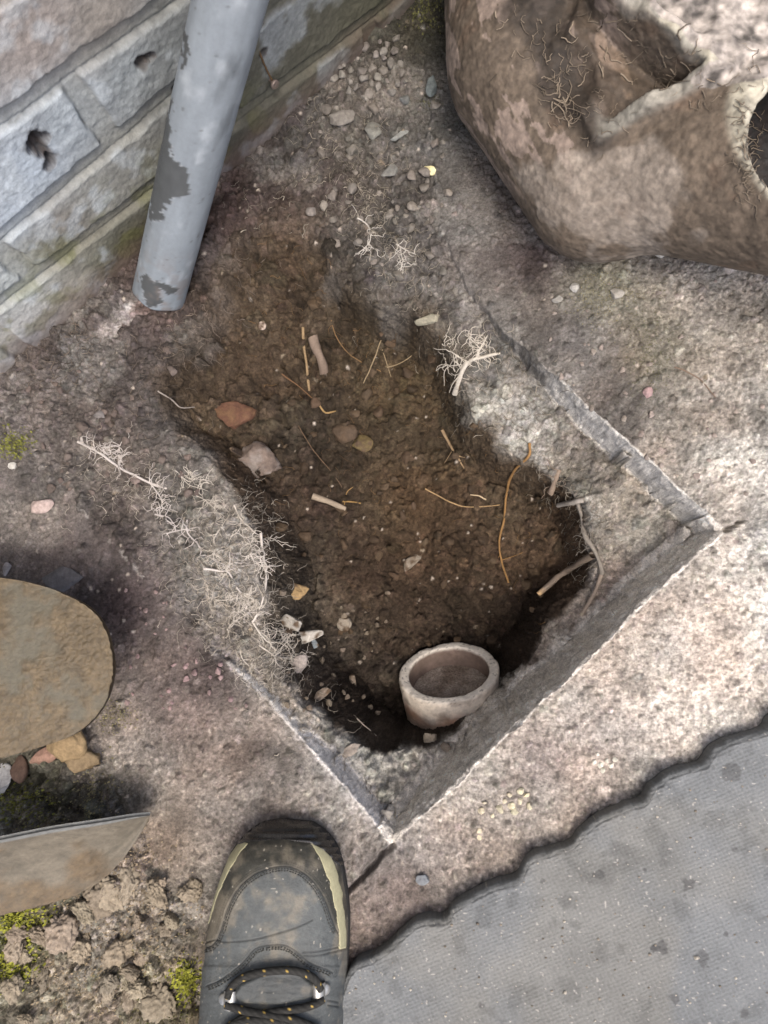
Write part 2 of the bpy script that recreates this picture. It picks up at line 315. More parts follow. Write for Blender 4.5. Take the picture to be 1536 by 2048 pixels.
# --- crumbs, grit and pebbles pressed into the surface
def splat(n, r0, r1, dens, tint, flat=.75, sink=.35, pw=1.6, seed=0):
    """raise rounded crumbs; dens(x,y)->keep probability, tint(n)->(n,3) multiplier or None"""
    global h, colr
    g = np.random.default_rng(seed)
    cx = g.uniform(X0+.01, X1-.01, n); cy = g.uniform(Y0+.01, Y1-.01, n)
    ix = ((cx-X0)/CELL).astype(int); iy = ((cy-Y0)/CELL).astype(int)
    k = g.random(n) < dens[iy, ix]; cx, cy, ix, iy = cx[k], cy[k], ix[k], iy[k]; n = len(cx)
    r = r0+(r1-r0)*g.random(n)**pw; K = int(math.ceil(r1*1.3/CELL))
    oy, ox = np.meshgrid(np.arange(-K, K+1), np.arange(-K, K+1), indexing='ij'); oy = oy.ravel(); ox = ox.ravel()
    th = g.uniform(0, math.pi, n); asp = g.uniform(.65, 1.0, n); c, s = np.cos(th), np.sin(th); base = h[iy, ix]; T = tint(g, n, ix, iy)
    m1, m2, m3 = g.uniform(-.3, .3, (3, n))
    for lo in range(0, n, 20000):
        sl_ = slice(lo, lo+20000)
        jx = ix[sl_, None]+ox; jy = iy[sl_, None]+oy
        ok = (jx >= 0) & (jx < NX) & (jy >= 0) & (jy < NY)
        jx = np.clip(jx, 0, NX-1); jy = np.clip(jy, 0, NY-1)
        dx = X0+jx*CELL-cx[sl_, None]; dy = Y0+jy*CELL-cy[sl_, None]
        a = dx*c[sl_, None]+dy*s[sl_, None]; b = (-dx*s[sl_, None]+dy*c[sl_, None])/asp[sl_, None]
        rr = r[sl_, None]; an = np.arctan2(b, a)
        rad = rr*(1+.16*np.cos(3*an+m1[sl_, None]*20)+.10*np.cos(5*an+m2[sl_, None]*20))
        q = 1-(a*a+b*b)/(rad*rad)
        z = base[sl_, None]+rr*flat*(np.sqrt(np.clip(q, 0, 1))-sink)+m3[sl_, None]*a
        idx = jy*NX+jx; hf = h.ravel(); ok &= (q > 0) & (z > hf[idx])
        ii = idx[ok]; zz = z[ok]; tt = np.broadcast_to(np.arange(len(T))[sl_, None], idx.shape)[ok]
        o = np.argsort(zz, kind='stable'); ii, zz, tt = ii[o], zz[o], tt[o]
        hf[ii] = zz; cf_ = colr.reshape(-1, 3); cf_[ii] = T[tt]
def tinted(lo, hi, pale=.0, palec=(190, 180, 165)):
    def f(g, n, ix, iy):
        base = colr[iy, ix]*g.uniform(lo, hi, (n, 1))*(1+g.normal(0, .014, (n, 3)))
        p = g.random(n) < pale
        base[p] = lin(palec)*g.uniform(.6, 1.1, (p.sum(), 1)); return base
    return f
nz = .5+.5*fbm(XY, 24, 3, 91); nz2 = .5+.5*fbm(XY, 16, 3, 92)
soilout = soilm*(1-inpit)
splat(2600, .006, .015, inpit*.60*nz2+rubm*.25+soilout*.05, tinted(.85, 1.2), flat=.75, sink=.3, pw=1.5, seed=6)
splat(20000, .003, .009, inpit*.65*nz+soilout*.36*nz2+rubm*.4, tinted(.72, 1.3), flat=.95, sink=.22, seed=1)
splat(3200, .005, .014, rubm*.7+inpit*.10, tinted(.8, 1.2), flat=.8, sink=.3, pw=1.2, seed=2)
splat(120000, .0014, .0042, inpit*.7*nz+soilout*.6*nz+(1-soilm)*.10*nz2+rubm*.5, tinted(.62, 1.42, .004, (150, 138, 120)), flat=1.0, sink=.12, seed=3)
splat(170000, .0009, .0023, inpit*.45+soilout*.6+(1-soilm)*.8*nz+rubm*.4, tinted(.55, 1.55, .015, (180, 170, 158)), flat=1.0, sink=.12, seed=4)
splat(1500, .0022, .006, (1-soilm)*(1-rubm)*.6*nz2, tinted(.75, 1.3, .15, (160, 148, 142)), flat=.6, sink=.35, seed=5)
h += .0003*vn(XY*900, 5)
# pale mineral speckle on the slabs, dark pores
sp = vn(XY*520, 77)[..., None]; sp2 = vn(XY*260, 78)[..., None]
outm = (1-soilm)[..., None]
bright = sm(.10, .24, colr.mean(-1))[..., None]
colr = colr*(1+outm*(.4+.6*bright)*(.34*sm(.1, .7, sp)-.36*sm(-.2, -.8, sp2)-.2*sm(-.1, -.6, sp)))

def hq(x, y):
    fx = np.clip((np.asarray(x)-X0)/CELL, 0, NX-2.001); fy = np.clip((np.asarray(y)-Y0)/CELL, 0, NY-2.001)
    ix = fx.astype(int); iy = fy.astype(int); tx = fx-ix; ty = fy-iy
    return (h[iy, ix]*(1-tx)+h[iy, ix+1]*tx)*(1-ty)+(h[iy+1, ix]*(1-tx)+h[iy+1, ix+1]*tx)*ty
def hit(u, v, lift=0.0):
    """the point of the ground seen at a picture position"""
    d = ray(u, v); ts = np.linspace((H-.12)/-d[2], (H+.40)/-d[2], 900)
    p = C+ts[:, None]*d; b = p[:, 2]-hq(p[:, 0], p[:, 1]); k = np.argmax(b < 0)
    if b[k] >= 0: return p[-1]
    q = p[k].copy(); q[2] = hq(q[0], q[1])+lift; return q

# the sheet's vertices are drawn together on the steep faces so that they carry real relief
def warp():
    c = .005; ax = np.arange(X0, X1+c/2, c); ay = np.arange(Y0, Y1+c/2, c); nx, ny = len(ax), len(ay)
    x, y = np.meshgrid(ax, ay)
    st = 2; sl_s = SL[::st, ::st]; k = np.ones(5)/5
    sl_s = np.apply_along_axis(lambda q: np.convolve(q, k, 'same'), 0, np.apply_along_axis(lambda q: np.convolve(q, k, 'same'), 1, sl_s))
    for it in range(260):
        if it % 10 == 0:
            jx = np.clip(((x-X0)/(CELL*st)).astype(int), 0, sl_s.shape[1]-1); jy = np.clip(((y-Y0)/(CELL*st)).astype(int), 0, sl_s.shape[0]-1)
            w = 1+np.minimum(sl_s[jy, jx], 6.0)*.9
            we = .5*(w[:, 1:]+w[:, :-1]); wv = .5*(w[1:]+w[:-1])
        for a, (lo, hi) in ((x, (0, 0)), (y, (0, 0))):
            num = we[1:-1, :-1]*a[1:-1, :-2]+we[1:-1, 1:]*a[1:-1, 2:]+wv[:-1, 1:-1]*a[:-2, 1:-1]+wv[1:, 1:-1]*a[2:, 1:-1]
            den = we[1:-1, :-1]+we[1:-1, 1:]+wv[:-1, 1:-1]+wv[1:, 1:-1]
            a[1:-1, 1:-1] += .9*(num/den-a[1:-1, 1:-1])
    def up(f):
        fx = np.minimum(np.arange(NX)*CELL/c, nx-1.001); fy = np.minimum(np.arange(NY)*CELL/c, ny-1.001)
        ix = fx.astype(int); iy = fy.astype(int); tx = (fx-ix)[None]; ty = (fy-iy)[:, None]
        g = f[iy]; g1 = f[iy+1]
        return (g[:, ix]*(1-tx)+g[:, ix+1]*tx)*(1-ty)+(g1[:, ix]*(1-tx)+g1[:, ix+1]*tx)*ty
    return up(x), up(y)
XW, YW = warp()
bw, dcut, dlip, ramp, isf = base_height(XW, YW)
def usamp(f, x, y):
    fx = np.clip((x-X0)/CELL, 0, NX-1.001); fy = np.clip((y-Y0)/CELL, 0, NY-1.001)
    ix = fx.astype(int); iy = fy.astype(int); tx = fx-ix; ty = fy-iy
    if f.ndim == 3: tx = tx[..., None]; ty = ty[..., None]
    return (f[iy, ix]*(1-tx)+f[iy, ix+1]*tx)*(1-ty)+(f[iy+1, ix]*(1-tx)+f[iy+1, ix+1]*tx)*ty
stp = usamp(steep, XW, YW); HW = bw+usamp(h-BASE, XW, YW)*(1-.75*stp)
P3 = np.stack([XW, YW, HW], -1)
gw = usamp(gxx, XW, YW), usamp(gyy, XW, YW); nl = np.sqrt(1+gw[0]**2+gw[1]**2)
NRM = np.stack([-gw[0]/nl, -gw[1]/nl, 1/nl], -1)
rel = .0035*fbm(P3, 90, 4, 201)+.0022*(np.abs(fbm(P3, 200, 3, 205))*2-.5)+.0005*vn(P3*500, 209)
stoneface = ((dcut < ramp*1.3) & (dcut > -.002)); rel = np.where(stoneface, .0026*fbm(P3*np.array([1, 1, 2.2]), 80, 4, 211)+.0016*np.abs(fbm(P3, 180, 3, 212))+.0008*vn(P3*500, 213), rel)
P3 = P3+NRM*(rel*stp)[..., None]
cw = usamp(colr, XW, YW); c0 = usamp(COL0, XW, YW)*(1+.30*fbm(P3, 120, 4, 221)+.22*vn(P3*520, 225))[..., None]
stc = usamp(sm(.7, 1.7, SL), XW, YW)[..., None]; cw = cw*(1-stc)+c0*stc
fm, fc = face_colour(XW, YW, dcut, ramp, isf, fbm(P3, 150, 4, 231)); cw = cw*(1-fm)+fc*fm
rubw = usamp(rub, XW, YW)
PIPE_HOLE = True

rc = P(897, 1342, -.182); bvec = -ray(897, 1340); bvec /= np.linalg.norm(bvec)
th = math.radians(8); iu = R @ np.array([-math.sin(th), math.cos(th), 0]); iu -= bvec*(iu @ bvec); iu /= np.linalg.norm(iu)
axv = math.cos(math.radians(54))*bvec+math.sin(math.radians(54))*iu
a1 = np.cross(axv, bvec); a1 /= np.linalg.norm(a1); a2 = np.cross(a1, axv)
_l = P3-rc; _ax = _l @ axv; _rd = np.linalg.norm(_l-_ax[..., None]*axv, axis=-1); _k = sm(.060, .050, _rd)*sm(-.11, -.09, _ax)*sm(.05, .02, _ax); P3[..., 2] -= .05*_k

# build: the soil and the three concrete slabs are separate sheets that meet along the cut
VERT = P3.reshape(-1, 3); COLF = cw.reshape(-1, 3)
Fq = grid_faces(NY, NX)
fcx = VERT[Fq[:, 0], :2]
soilf = (dcut.ravel()[Fq].max(1) > ramp.ravel()[Fq[:, 0]]*1.3)
Acut = np.array(cutp[0]); Bcut = np.array(cutp[26]); nrm = np.array([(Bcut-Acut)[1], -(Bcut-Acut)[0]])
frontm = isf.ravel()[Fq[:, 0]] & ~soilf | (((fcx-Acut) @ nrm) > 0)
left = fcx[:, 0] < Acut[0]
rubf = (rubw.ravel()[Fq].max(1) > 0) & ~soilf
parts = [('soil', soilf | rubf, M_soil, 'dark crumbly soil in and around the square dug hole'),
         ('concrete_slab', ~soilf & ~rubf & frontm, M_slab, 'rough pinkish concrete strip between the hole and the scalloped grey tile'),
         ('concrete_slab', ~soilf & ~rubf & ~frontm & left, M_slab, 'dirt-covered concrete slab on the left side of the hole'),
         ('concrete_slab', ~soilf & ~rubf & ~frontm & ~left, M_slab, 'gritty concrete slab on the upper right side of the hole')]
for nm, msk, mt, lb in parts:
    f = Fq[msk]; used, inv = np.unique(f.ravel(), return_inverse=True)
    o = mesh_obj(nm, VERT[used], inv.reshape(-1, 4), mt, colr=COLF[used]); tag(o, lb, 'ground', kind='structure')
# coarse ground further out, below the fine sheets' edge level
# a frame of ground around the fine area (hole where the fine sheets lie)
def ring():
    vs = []; fs = []; L = [0, .03, .12, .4, 1.2, 4, 14, 45]
    per = []
    for t in np.linspace(0, 1, 40, endpoint=False): per.append((X0+(X1-X0)*t, Y0, 0))
    for t in np.linspace(0, 1, 40, endpoint=False): per.append((X1, Y0+(Y1-Y0)*t, 0))
    for t in np.linspace(0, 1, 40, endpoint=False): per.append((X1-(X1-X0)*t, Y1, 0))
    for t in np.linspace(0, 1, 40, endpoint=False): per.append((X0, Y1-(Y1-Y0)*t, 0))
    per = np.array(per); cx, cy = (X0+X1)/2, (Y0+Y1)/2; N = len(per)
    for i, l in enumerate(L):
        q = per.copy(); d = q[:, :2]-[cx, cy]; q[:, :2] += d/np.abs(d).max(1, keepdims=True)*l
        q[:, 2] = -.004-.001*(i > 0)
        if i == 0: q[:, 2] = -.008
        vs.append(q)
    return np.concatenate(vs), grid_faces(len(L), N, True)
rv, rf = ring()
tag(mesh_obj('ground', rv, rf[:, ::-1], M_slab, colr=np.tile(lin((140, 124, 114)), (len(rv), 1)), smooth=False), 'rough concrete yard continuing beyond the slabs', 'ground', kind='structure')
# ------------------------------------------------------------------ brick wall
def wall_sz(u, v):
    d = ray(u, v); k = ((WA-C) @ wn)/(d @ wn); p = C+d*k; return float((p-WA) @ wdir), float(p[2])
def axis_lines(a, b, f, lo, hi, gr=1.25):
    m = list(np.arange(a, b, f)); s = f; x = m[0]; pre = []
    while x > lo: s = min(s*gr, .08); x -= s; pre.append(x)
    s = f; x = m[-1]; post = []
    while x < hi: s = min(s*gr, .08); x += s; post.append(x)
    return np.array(pre[::-1]+m+post)
sa = axis_lines(-.04, .80, .0015, -1.2, 2.0); za = axis_lines(-.05, .36, .0015, -.30, 1.9)
S, Z = np.meshgrid(sa, za); SZ = np.stack([S, Z], -1)
wv = .0014*fbm(SZ, 25, 3, 301)
def joint_z(k, s):
    if k == 0: return .074-.110*(s-.061)
    if k == 1: return .131-.035*(s-.108)
    if k == 2: return .213-.134*(s-.176)
    return .213-.134*(s-.176)+.075*(k-2)
js = [joint_z(k, S) for k in range(0, 24)]
row = sum((Z > j).astype(int) for j in js)
dj = np.min([np.abs(Z-j+wv*1.4) for j in js], 0)
off = {0: .50, 1: .098, 2: .23}
rowoff = np.vectorize(lambda r: off.get(int(r), .098 if r % 2 else .23))(row)
tiltp = np.where(row == 1, 0.0, 0.0)
ds = np.abs(((S-rowoff+wv*2)+.1175) % .235-.1175)
hw = .0075+.0022*fbm(SZ, 60, 3, 303); hwp = .008+.003*fbm(SZ, 50, 3, 304)
brick = sm(0, .0024, np.minimum(dj-hw, ds-hwp))
yd = brick*(.0045+.0006*fbm(SZ, 120, 4, 305))+.0009*fbm(SZ, 40, 4, 306)+.0004*fbm(SZ, 170, 4, 307)+.0004*vn(SZ*900, 308)
# tooling line at the lower edge of the mortar
for j in js[:4]: yd -= .0016*np.exp(-((Z-j+.0065+wv)/.0011)**2)*(1-brick)
WC = [((60, 60), (146, 140, 138)), ((200, 30), (134, 130, 126)), ((60, 330), (160, 172, 186)), ((130, 230), (150, 160, 170)), ((20, 420), (170, 182, 196)), ((250, 130), (134, 142, 148)), ((330, 90), (120, 126, 130)), ((200, 380), (128, 130, 128)),
      ((270, 330), (122, 124, 122)), ((120, 450), (122, 118, 114)), ((20, 560), (164, 172, 176)), ((60, 650), (172, 174, 176)), ((30, 700), (180, 182, 184)), ((150, 580), (150, 148, 142)), ((220, 520), (88, 90, 76)), ((260, 470), (82, 82, 70)),
      ((110, 480), (104, 104, 88)), ((500, 120), (92, 92, 84)), ((620, 60), (84, 84, 76)), ((700, 20), (84, 84, 74)), ((560, 240), (88, 89, 80)), ((480, 300), (76, 76, 68)), ((650, 130), (86, 87, 78)), ((760, 40), (80, 82, 68)), ((420, 420), (72, 68, 64)), ((200, 660), (104, 96, 90))]
num = 0; den = 0
for uv, c in WC:
    q = wall_sz(*uv); w = (1.0/((S-q[0])**2+(Z-q[1])**2+.0002)**1.6)[..., None]; num = num+w*lin(c); den = den+w
wc = num/den
blot = fbm(SZ, 22, 5, 311); blot2 = fbm(SZ, 70, 4, 312)
bl = sm(.05, .35, blot+.3*blot2)[..., None]*brick[..., None]
wc = wc*(1-.45*bl)+lin((172, 182, 192))*.45*bl*sm(.75, .3, S)[..., None]+wc*.45*bl*(1-sm(.75, .3, S)[..., None])
mort = lin((122, 120, 108)); mm = (1-brick)[..., None]; wc = wc*(1-.6*mm)+(mort*.45+wc*.55)*mm*.6
wc = wc*(1-.45*np.exp(-((np.minimum(dj-hw, ds-hwp)-.0004)/.0012)**2)*sm(-.2, .5, fbm(SZ, 60, 3, 320)))[..., None]
wc *= (1+.16*blot2+.14*fbm(SZ, 260, 3, 313))[..., None]
ml = .8*(sm(.15, .55, fbm(SZ, 45, 4, 314)+.35*sm(.08, .0, np.abs(dj)))*sm(.12, .04, Z)*sm(.0, .3, 1-np.abs(S-.17)/.22))[..., None]
wc = wc*(1-.6*ml)+lin((92, 96, 50))*.6*ml
dirt = (sm(.042, -.010, Z+.012*fbm(SZ, 50, 4, 315)))[..., None]; wc = wc*(1-.75*dirt)+lin((92, 78, 74))*.75*dirt
wc = wc*np.array([1.0, .985, .93])
for (u, v, r, dp) in [(70, 278, .0085, .024), (92, 318, .0065, .016), (80, 298, .005, .01), (276, 118, .0055, .018), (296, 108, .004, .01), (520, 98, .004, .01), (352, 175, .004, .012)]:
    q = wall_sz(u, v); dd = np.hypot(S-q[0], Z-q[1])*(1+.5*fbm(SZ, 130, 3, int(u))); yd -= dp*sm(r, r*.45, dd); k = sm(r*1.6, r*.7, dd)[..., None]; wc = wc*(1-.85*k)+lin((58, 50, 46))*.85*k
front_v = WA+S[..., None]*wdir+Z[..., None]*np.array([0, 0, 1.0])+yd[..., None]*wn; front_v[..., :2] += 0
nv, nu = S.shape
vs = front_v.reshape(-1, 3); back = vs.copy().reshape(nv, nu, 3); 
ed = np.concatenate([np.arange(nu), (np.arange(1, nv))*nu+nu-1, (nv-1)*nu+np.arange(nu-2, -1, -1), np.arange(nv-2, 0, -1)*nu])
bk = vs[ed]-wn*.22
allv = np.concatenate([vs, bk]); fq = grid_faces(nv, nu); ne = len(ed); bi = len(vs)+np.arange(ne); en = np.roll(ed, -1); bn = np.roll(bi, -1)
rimf = np.stack([ed, bi, bn, en], 1)
cent = len(allv); allv = np.concatenate([allv, (WA+wdir*.4+np.array([0, 0, .8])-wn*.22)[None]])
capf = np.stack([bi, np.full(ne, cent), np.full(ne, cent), bn], 1)
wcol = np.concatenate([wc.reshape(-1, 3), wc.reshape(-1, 3)[ed], [[.2, .2, .2]]])
bw_ = mesh_obj('brick_wall', allv, np.concatenate([fq, rimf]), M_wall, colr=wcol)
tag(bw_, 'low courses of a painted grey brick wall with buff mortar, behind the drainpipe', 'wall')

# ------------------------------------------------------------------ generic builders
def tube(pts, rad, n=8, cap=True, rough=0, seed=0, sub=4):
    """swept tube: returns verts, faces(list)"""
    pts = smooth_poly(pts, sub, False) if sub > 1 else np.array(pts, float); N = len(pts)
    rad = np.interp(np.linspace(0, 1, N), np.linspace(0, 1, len(rad)), rad)
    T = np.gradient(pts, axis=0); T /= np.linalg.norm(T, axis=1, keepdims=True)+1e-12
    up = np.array([0, 0, 1.0]) if abs(T[0, 2]) < .9 else np.array([1.0, 0, 0])
    A = np.cross(T, up); A /= np.linalg.norm(A, axis=1, keepdims=True)+1e-9; B = np.cross(A, T)
    an = np.arange(n)*2*math.pi/n
    r = rad[:, None]*np.ones((N, n))
    if rough: r = r*(1+rough*vn(np.stack(np.broadcast_arrays(np.arange(N)[:, None]*.5, np.cos(an)[None]*1.3, np.sin(an)[None]*1.3), -1), seed))
    V = pts[:, None]+r[..., None]*(np.cos(an)[None, :, None]*A[:, None]+np.sin(an)[None, :, None]*B[:, None])
    V = V.reshape(-1, 3); Fc = grid_faces(N, n, True)[:, ::-1]
    return V, Fc
def join(meshes):
    vs = []; fs = []; cs = []; o = 0
    for m in meshes:
        vs.append(m[0]); fs.append(m[1]+o); o += len(m[0])
        if len(m) > 2: cs.append(m[2])
    return np.concatenate(vs), np.concatenate(fs), (np.concatenate(cs) if cs else None)
try: import openvdb as vdb
except Exception: import pyopenvdb as vdb
def sdf_mesh(f, lo, hi, vox):
    ax = [np.arange(lo[k], hi[k]+vox, vox) for k in range(3)]
    G = np.stack(np.meshgrid(*ax, indexing='ij'), -1); d = f(G).astype(np.float32)
    g = vdb.FloatGrid(9.0); g.copyFromArray(np.clip(d/vox, -8, 8)); v, q = g.convertToQuads(0.0)
    v = np.array(lo)+v*vox; q = q.astype(np.int64)
    a, b, c = v[q[:, 0]], v[q[:, 1]], v[q[:, 2]]
    if np.einsum('ij,ij->i', a-v.mean(0), np.cross(b-a, c-a)).sum() < 0: q = q[:, ::-1]
    return v, q
def normals(v, q):
    n = np.zeros_like(v); fn = np.cross(v[q[:, 2]]-v[q[:, 0]], v[q[:, 3 if q.shape[1] > 3 else 1]]-v[q[:, 1 if q.shape[1] > 3 else 0]])
    for k in range(q.shape[1]): np.add.at(n, q[:, k], fn)
    return n/(np.linalg.norm(n, axis=1, keepdims=True)+1e-12)
def capsule(G, a, b, ra, rb):
    a = np.array(a); b = np.array(b); ab = b-a; t = np.clip(((G-a) @ ab)/(ab @ ab), 0, 1)
    return np.linalg.norm(G-a-t[..., None]*ab, axis=-1)-(ra+(rb-ra)*t)
def smin(a, b, k):
    hh = np.clip(.5+.5*(b-a)/k, 0, 1); return b*(1-hh)+a*hh-k*hh*(1-hh)

# ------------------------------------------------------------------ drainpipe
pb = P(318, 588, .004); pt = P(460, 0, .22); dpd = (pt-pb)/np.linalg.norm(pt-pb)
t_ = np.concatenate([np.linspace(0, .34, 230), np.linspace(.36, 1.5, 20)]); nn_ = 72
A_ = np.cross(dpd, [0, 0, 1.0]); A_ /= np.linalg.norm(A_); B_ = np.cross(A_, dpd); an = np.arange(nn_)*2*math.pi/nn_
TT, AN = np.meshgrid(t_, an, indexing='ij')
cyl = np.stack([TT, np.cos(AN)*.025, np.sin(AN)*.025], -1)
rr = .025+.0003*fbm(cyl, 60, 3, 401); endj = .002*np.sin(AN*1+1)+.001*np.sin(AN*5)
tt2 = TT+endj*np.exp(-TT/.02)
PV = pb+tt2[..., None]*dpd+rr[..., None]*(np.cos(AN)[..., None]*A_+np.sin(AN)[..., None]*B_)
inner = pb+tt2[..., None]*dpd+(rr[..., None]-.0028)*(np.cos(AN)[..., None]*A_+np.sin(AN)[..., None]*B_)
pu, pv = proj(PV)
cp = lin((120, 128, 134))*(1+.10*fbm(cyl, 25, 4, 402))[..., None]; 
lt = sm(.2, .6, fbm(cyl*np.array([.5, 1, 1]), 90, 4, 403))[..., None]; cp = cp*(1-.35*lt)+lin((168, 175, 180))*.35*lt
def blob(poly, soft=9, amp=9, s=0):
    return sm(-soft*.4, soft*.4, sdist(pu+amp*fbm(cyl, 70, 5, s), pv+amp*fbm(cyl, 70, 5, s+1), poly)+9*fbm(cyl, 260, 3, s+2))[..., None]
sk_ = fbm(cyl*np.array([.12, 1, 1]), 160, 4, 418)[..., None]; cp = cp*(1+.14*sk_)*(1-.35*sm(.25, .6, fbm(cyl*np.array([.3, 1, 1]), 70, 4, 419))[..., None])
bd = np.clip(blob([(330, 180), (345, 190), (340, 250), (350, 320), (385, 345), (378, 385), (345, 395), (318, 445), (300, 440), (300, 330)], 4, 10, 410)
     + blob([(283, 555), (298, 545), (308, 565), (332, 570), (362, 575), (352, 590), (322, 583), (325, 612), (300, 615), (282, 590)], 4, 8, 412)
     + blob([(366, 60), (382, 70), (372, 130), (362, 140)], 4, 8, 414), 0, 1)
cp = cp*(1-bd)+lin((70, 73, 74))*(1+.15*fbm(cyl, 120, 3, 415))[..., None]*bd
ed_ = np.exp(-((bd-.45)/.2)**2)*.25; cp = cp*(1-ed_)+lin((196, 200, 204))*ed_
sc_ = sm(.74, .9, vn(cyl*np.array([260, 900, 900.]), 416))[..., None]; cp = cp*(1-.6*sc_)+lin((80, 82, 82))*.5*sc_
drt = (sm(.10, .0, TT)*sm(-.1, .4, fbm(cyl, 110, 4, 417)))[..., None]*.55; cp = cp*(1-drt)+lin((110, 100, 94))*drt
nT = len(t_); outer_f = grid_faces(nT, nn_, True); vout = PV.reshape(-1, 3); vin = inner.reshape(-1, 3); o1 = len(vout)
e0 = np.arange(nn_); e1 = np.roll(e0, -1); rimb = np.stack([e0, e1, e1+o1, e0+o1], 1)
dp = mesh_obj('drainpipe', np.concatenate([vout, vin]), np.concatenate([outer_f[:, ::-1], outer_f+o1, rimb]), M_pvc, colr=np.concatenate([cp.reshape(-1, 3), np.tile(lin((70, 72, 72)), (o1, 1))]))
tag(dp, 'slanting grey plastic drainpipe with flaking dark patches and an open cut end', 'drainpipe')

# ------------------------------------------------------------------ tilted clay pipe in the pit
n_a = 160; an = np.arange(n_a)*2*math.pi/n_a
prof = [(.0505, -.060), (.0505, -.03), (.0508, -.006), (.0513, -.0012), (.0525, .0), (.057, .0003), (.0615, .0), (.0628, -.0012), (.0634, -.004), (.0635, -.015)]+[(.0632-.0002*k, -.015-.005*k) for k in range(1, 24)]
prof2 = []
for (r0, z0), (r1, z1) in zip(prof[:-1], prof[1:]):
    kk = max(1, int(math.hypot(r1-r0, z1-z0)/.0014)); prof2 += [(r0+(r1-r0)*k/kk, z0+(z1-z0)*k/kk) for k in range(kk)]
prof2.append(prof[-1]); pr = np.array(prof2)
loc = np.stack([pr[:, 0, None]*np.cos(an), pr[:, 0, None]*np.sin(an), np.broadcast_to(pr[:, 1, None], (len(pr), n_a))], -1)
rel = .0009*fbm(loc, 60, 4, 501)+.0005*fbm(loc, 260, 3, 502)
top = sm(-.010, .0, loc[..., 2]); chip = np.maximum(0, fbm(loc, 55, 3, 503)-.25)*.006*top
loc2 = loc*(1+(rel/.06)[..., None]); loc2[..., 2] += rel-chip
loc2 = loc2*.905; PVt = rc+loc2[..., 0:1]*a1+loc2[..., 1:2]*a2+loc2[..., 2:3]*axv
pale = lin((234, 228, 216)); ora = lin((138, 88, 54)); mud = lin((92, 74, 58))
outer = sm(.060, .0635, np.hypot(loc[..., 0], loc[..., 1]))
kor = sm(-.012, -.036, loc[..., 2]+.014*fbm(loc, 40, 3, 505))*outer*.9
innr = (np.hypot(loc[..., 0], loc[..., 1]) < .0516)*sm(.0, -.006, loc[..., 2])
cc = pale*(1+.14*fbm(loc, 90, 4, 506))[..., None]
cc = cc*(1-outer[..., None]*.3)+lin((176, 150, 124))*outer[..., None]*.3
cc = cc*(1-kor[..., None])+(ora*(1+.4*fbm(loc, 60, 4, 507))[..., None])*kor[..., None]
md = sm(.1, .5, fbm(loc, 70, 4, 508))*outer*.45; cc = cc*(1-md[..., None])+mud*md[..., None]
cc = cc*(1-innr[..., None])+lin((128, 112, 102))*(1+.3*fbm(loc, 90, 4, 509))[..., None]*innr[..., None]
sp_ = (vn(loc*700, 510) > .72)[..., None]*top[..., None]*.6; cc = cc*(1-sp_)+lin((70, 56, 46))*sp_
cpipe = mesh_obj('clay_pipe', PVt.reshape(-1, 3), grid_faces(len(pr), n_a, True), M_clay, colr=cc.reshape(-1, 3))
tag(cpipe, 'short tilted clay drain pipe with a pale dusty rim at the bottom of the hole', 'pipe')
# silt inside the pipe
rr_ = np.linspace(0, .051, 44); silt = np.stack([rr_[:, None]*np.cos(an), rr_[:, None]*np.sin(an), np.zeros((44, n_a))], -1)
silt[..., 2] = -.030+.10*(silt[..., 1])*-.25+.002*fbm(silt[..., :2], 60, 4, 512)+.001*np.abs(fbm(silt[..., :2], 140, 4, 513))
silt = silt*.905; SV = rc+silt[..., 0:1]*a1+silt[..., 1:2]*a2+silt[..., 2:3]*axv
sk = sm(-.2, .6, fbm(silt[..., :2], 55, 4, 514))[..., None]*.6
sc2 = lin((172, 160, 148))*(1-sk)+lin((104, 88, 74))*sk; sc2 = sc2*(1+.3*fbm(silt[..., :2], 200, 4, 515))[..., None]
sl_o = mesh_obj('silt', SV.reshape(-1, 3), grid_faces(44, n_a, True)[:, ::-1], M_soil, parent=cpipe, colr=sc2.reshape(-1, 3)); sl_o['label'] = 'dry cracked silt inside the pipe'

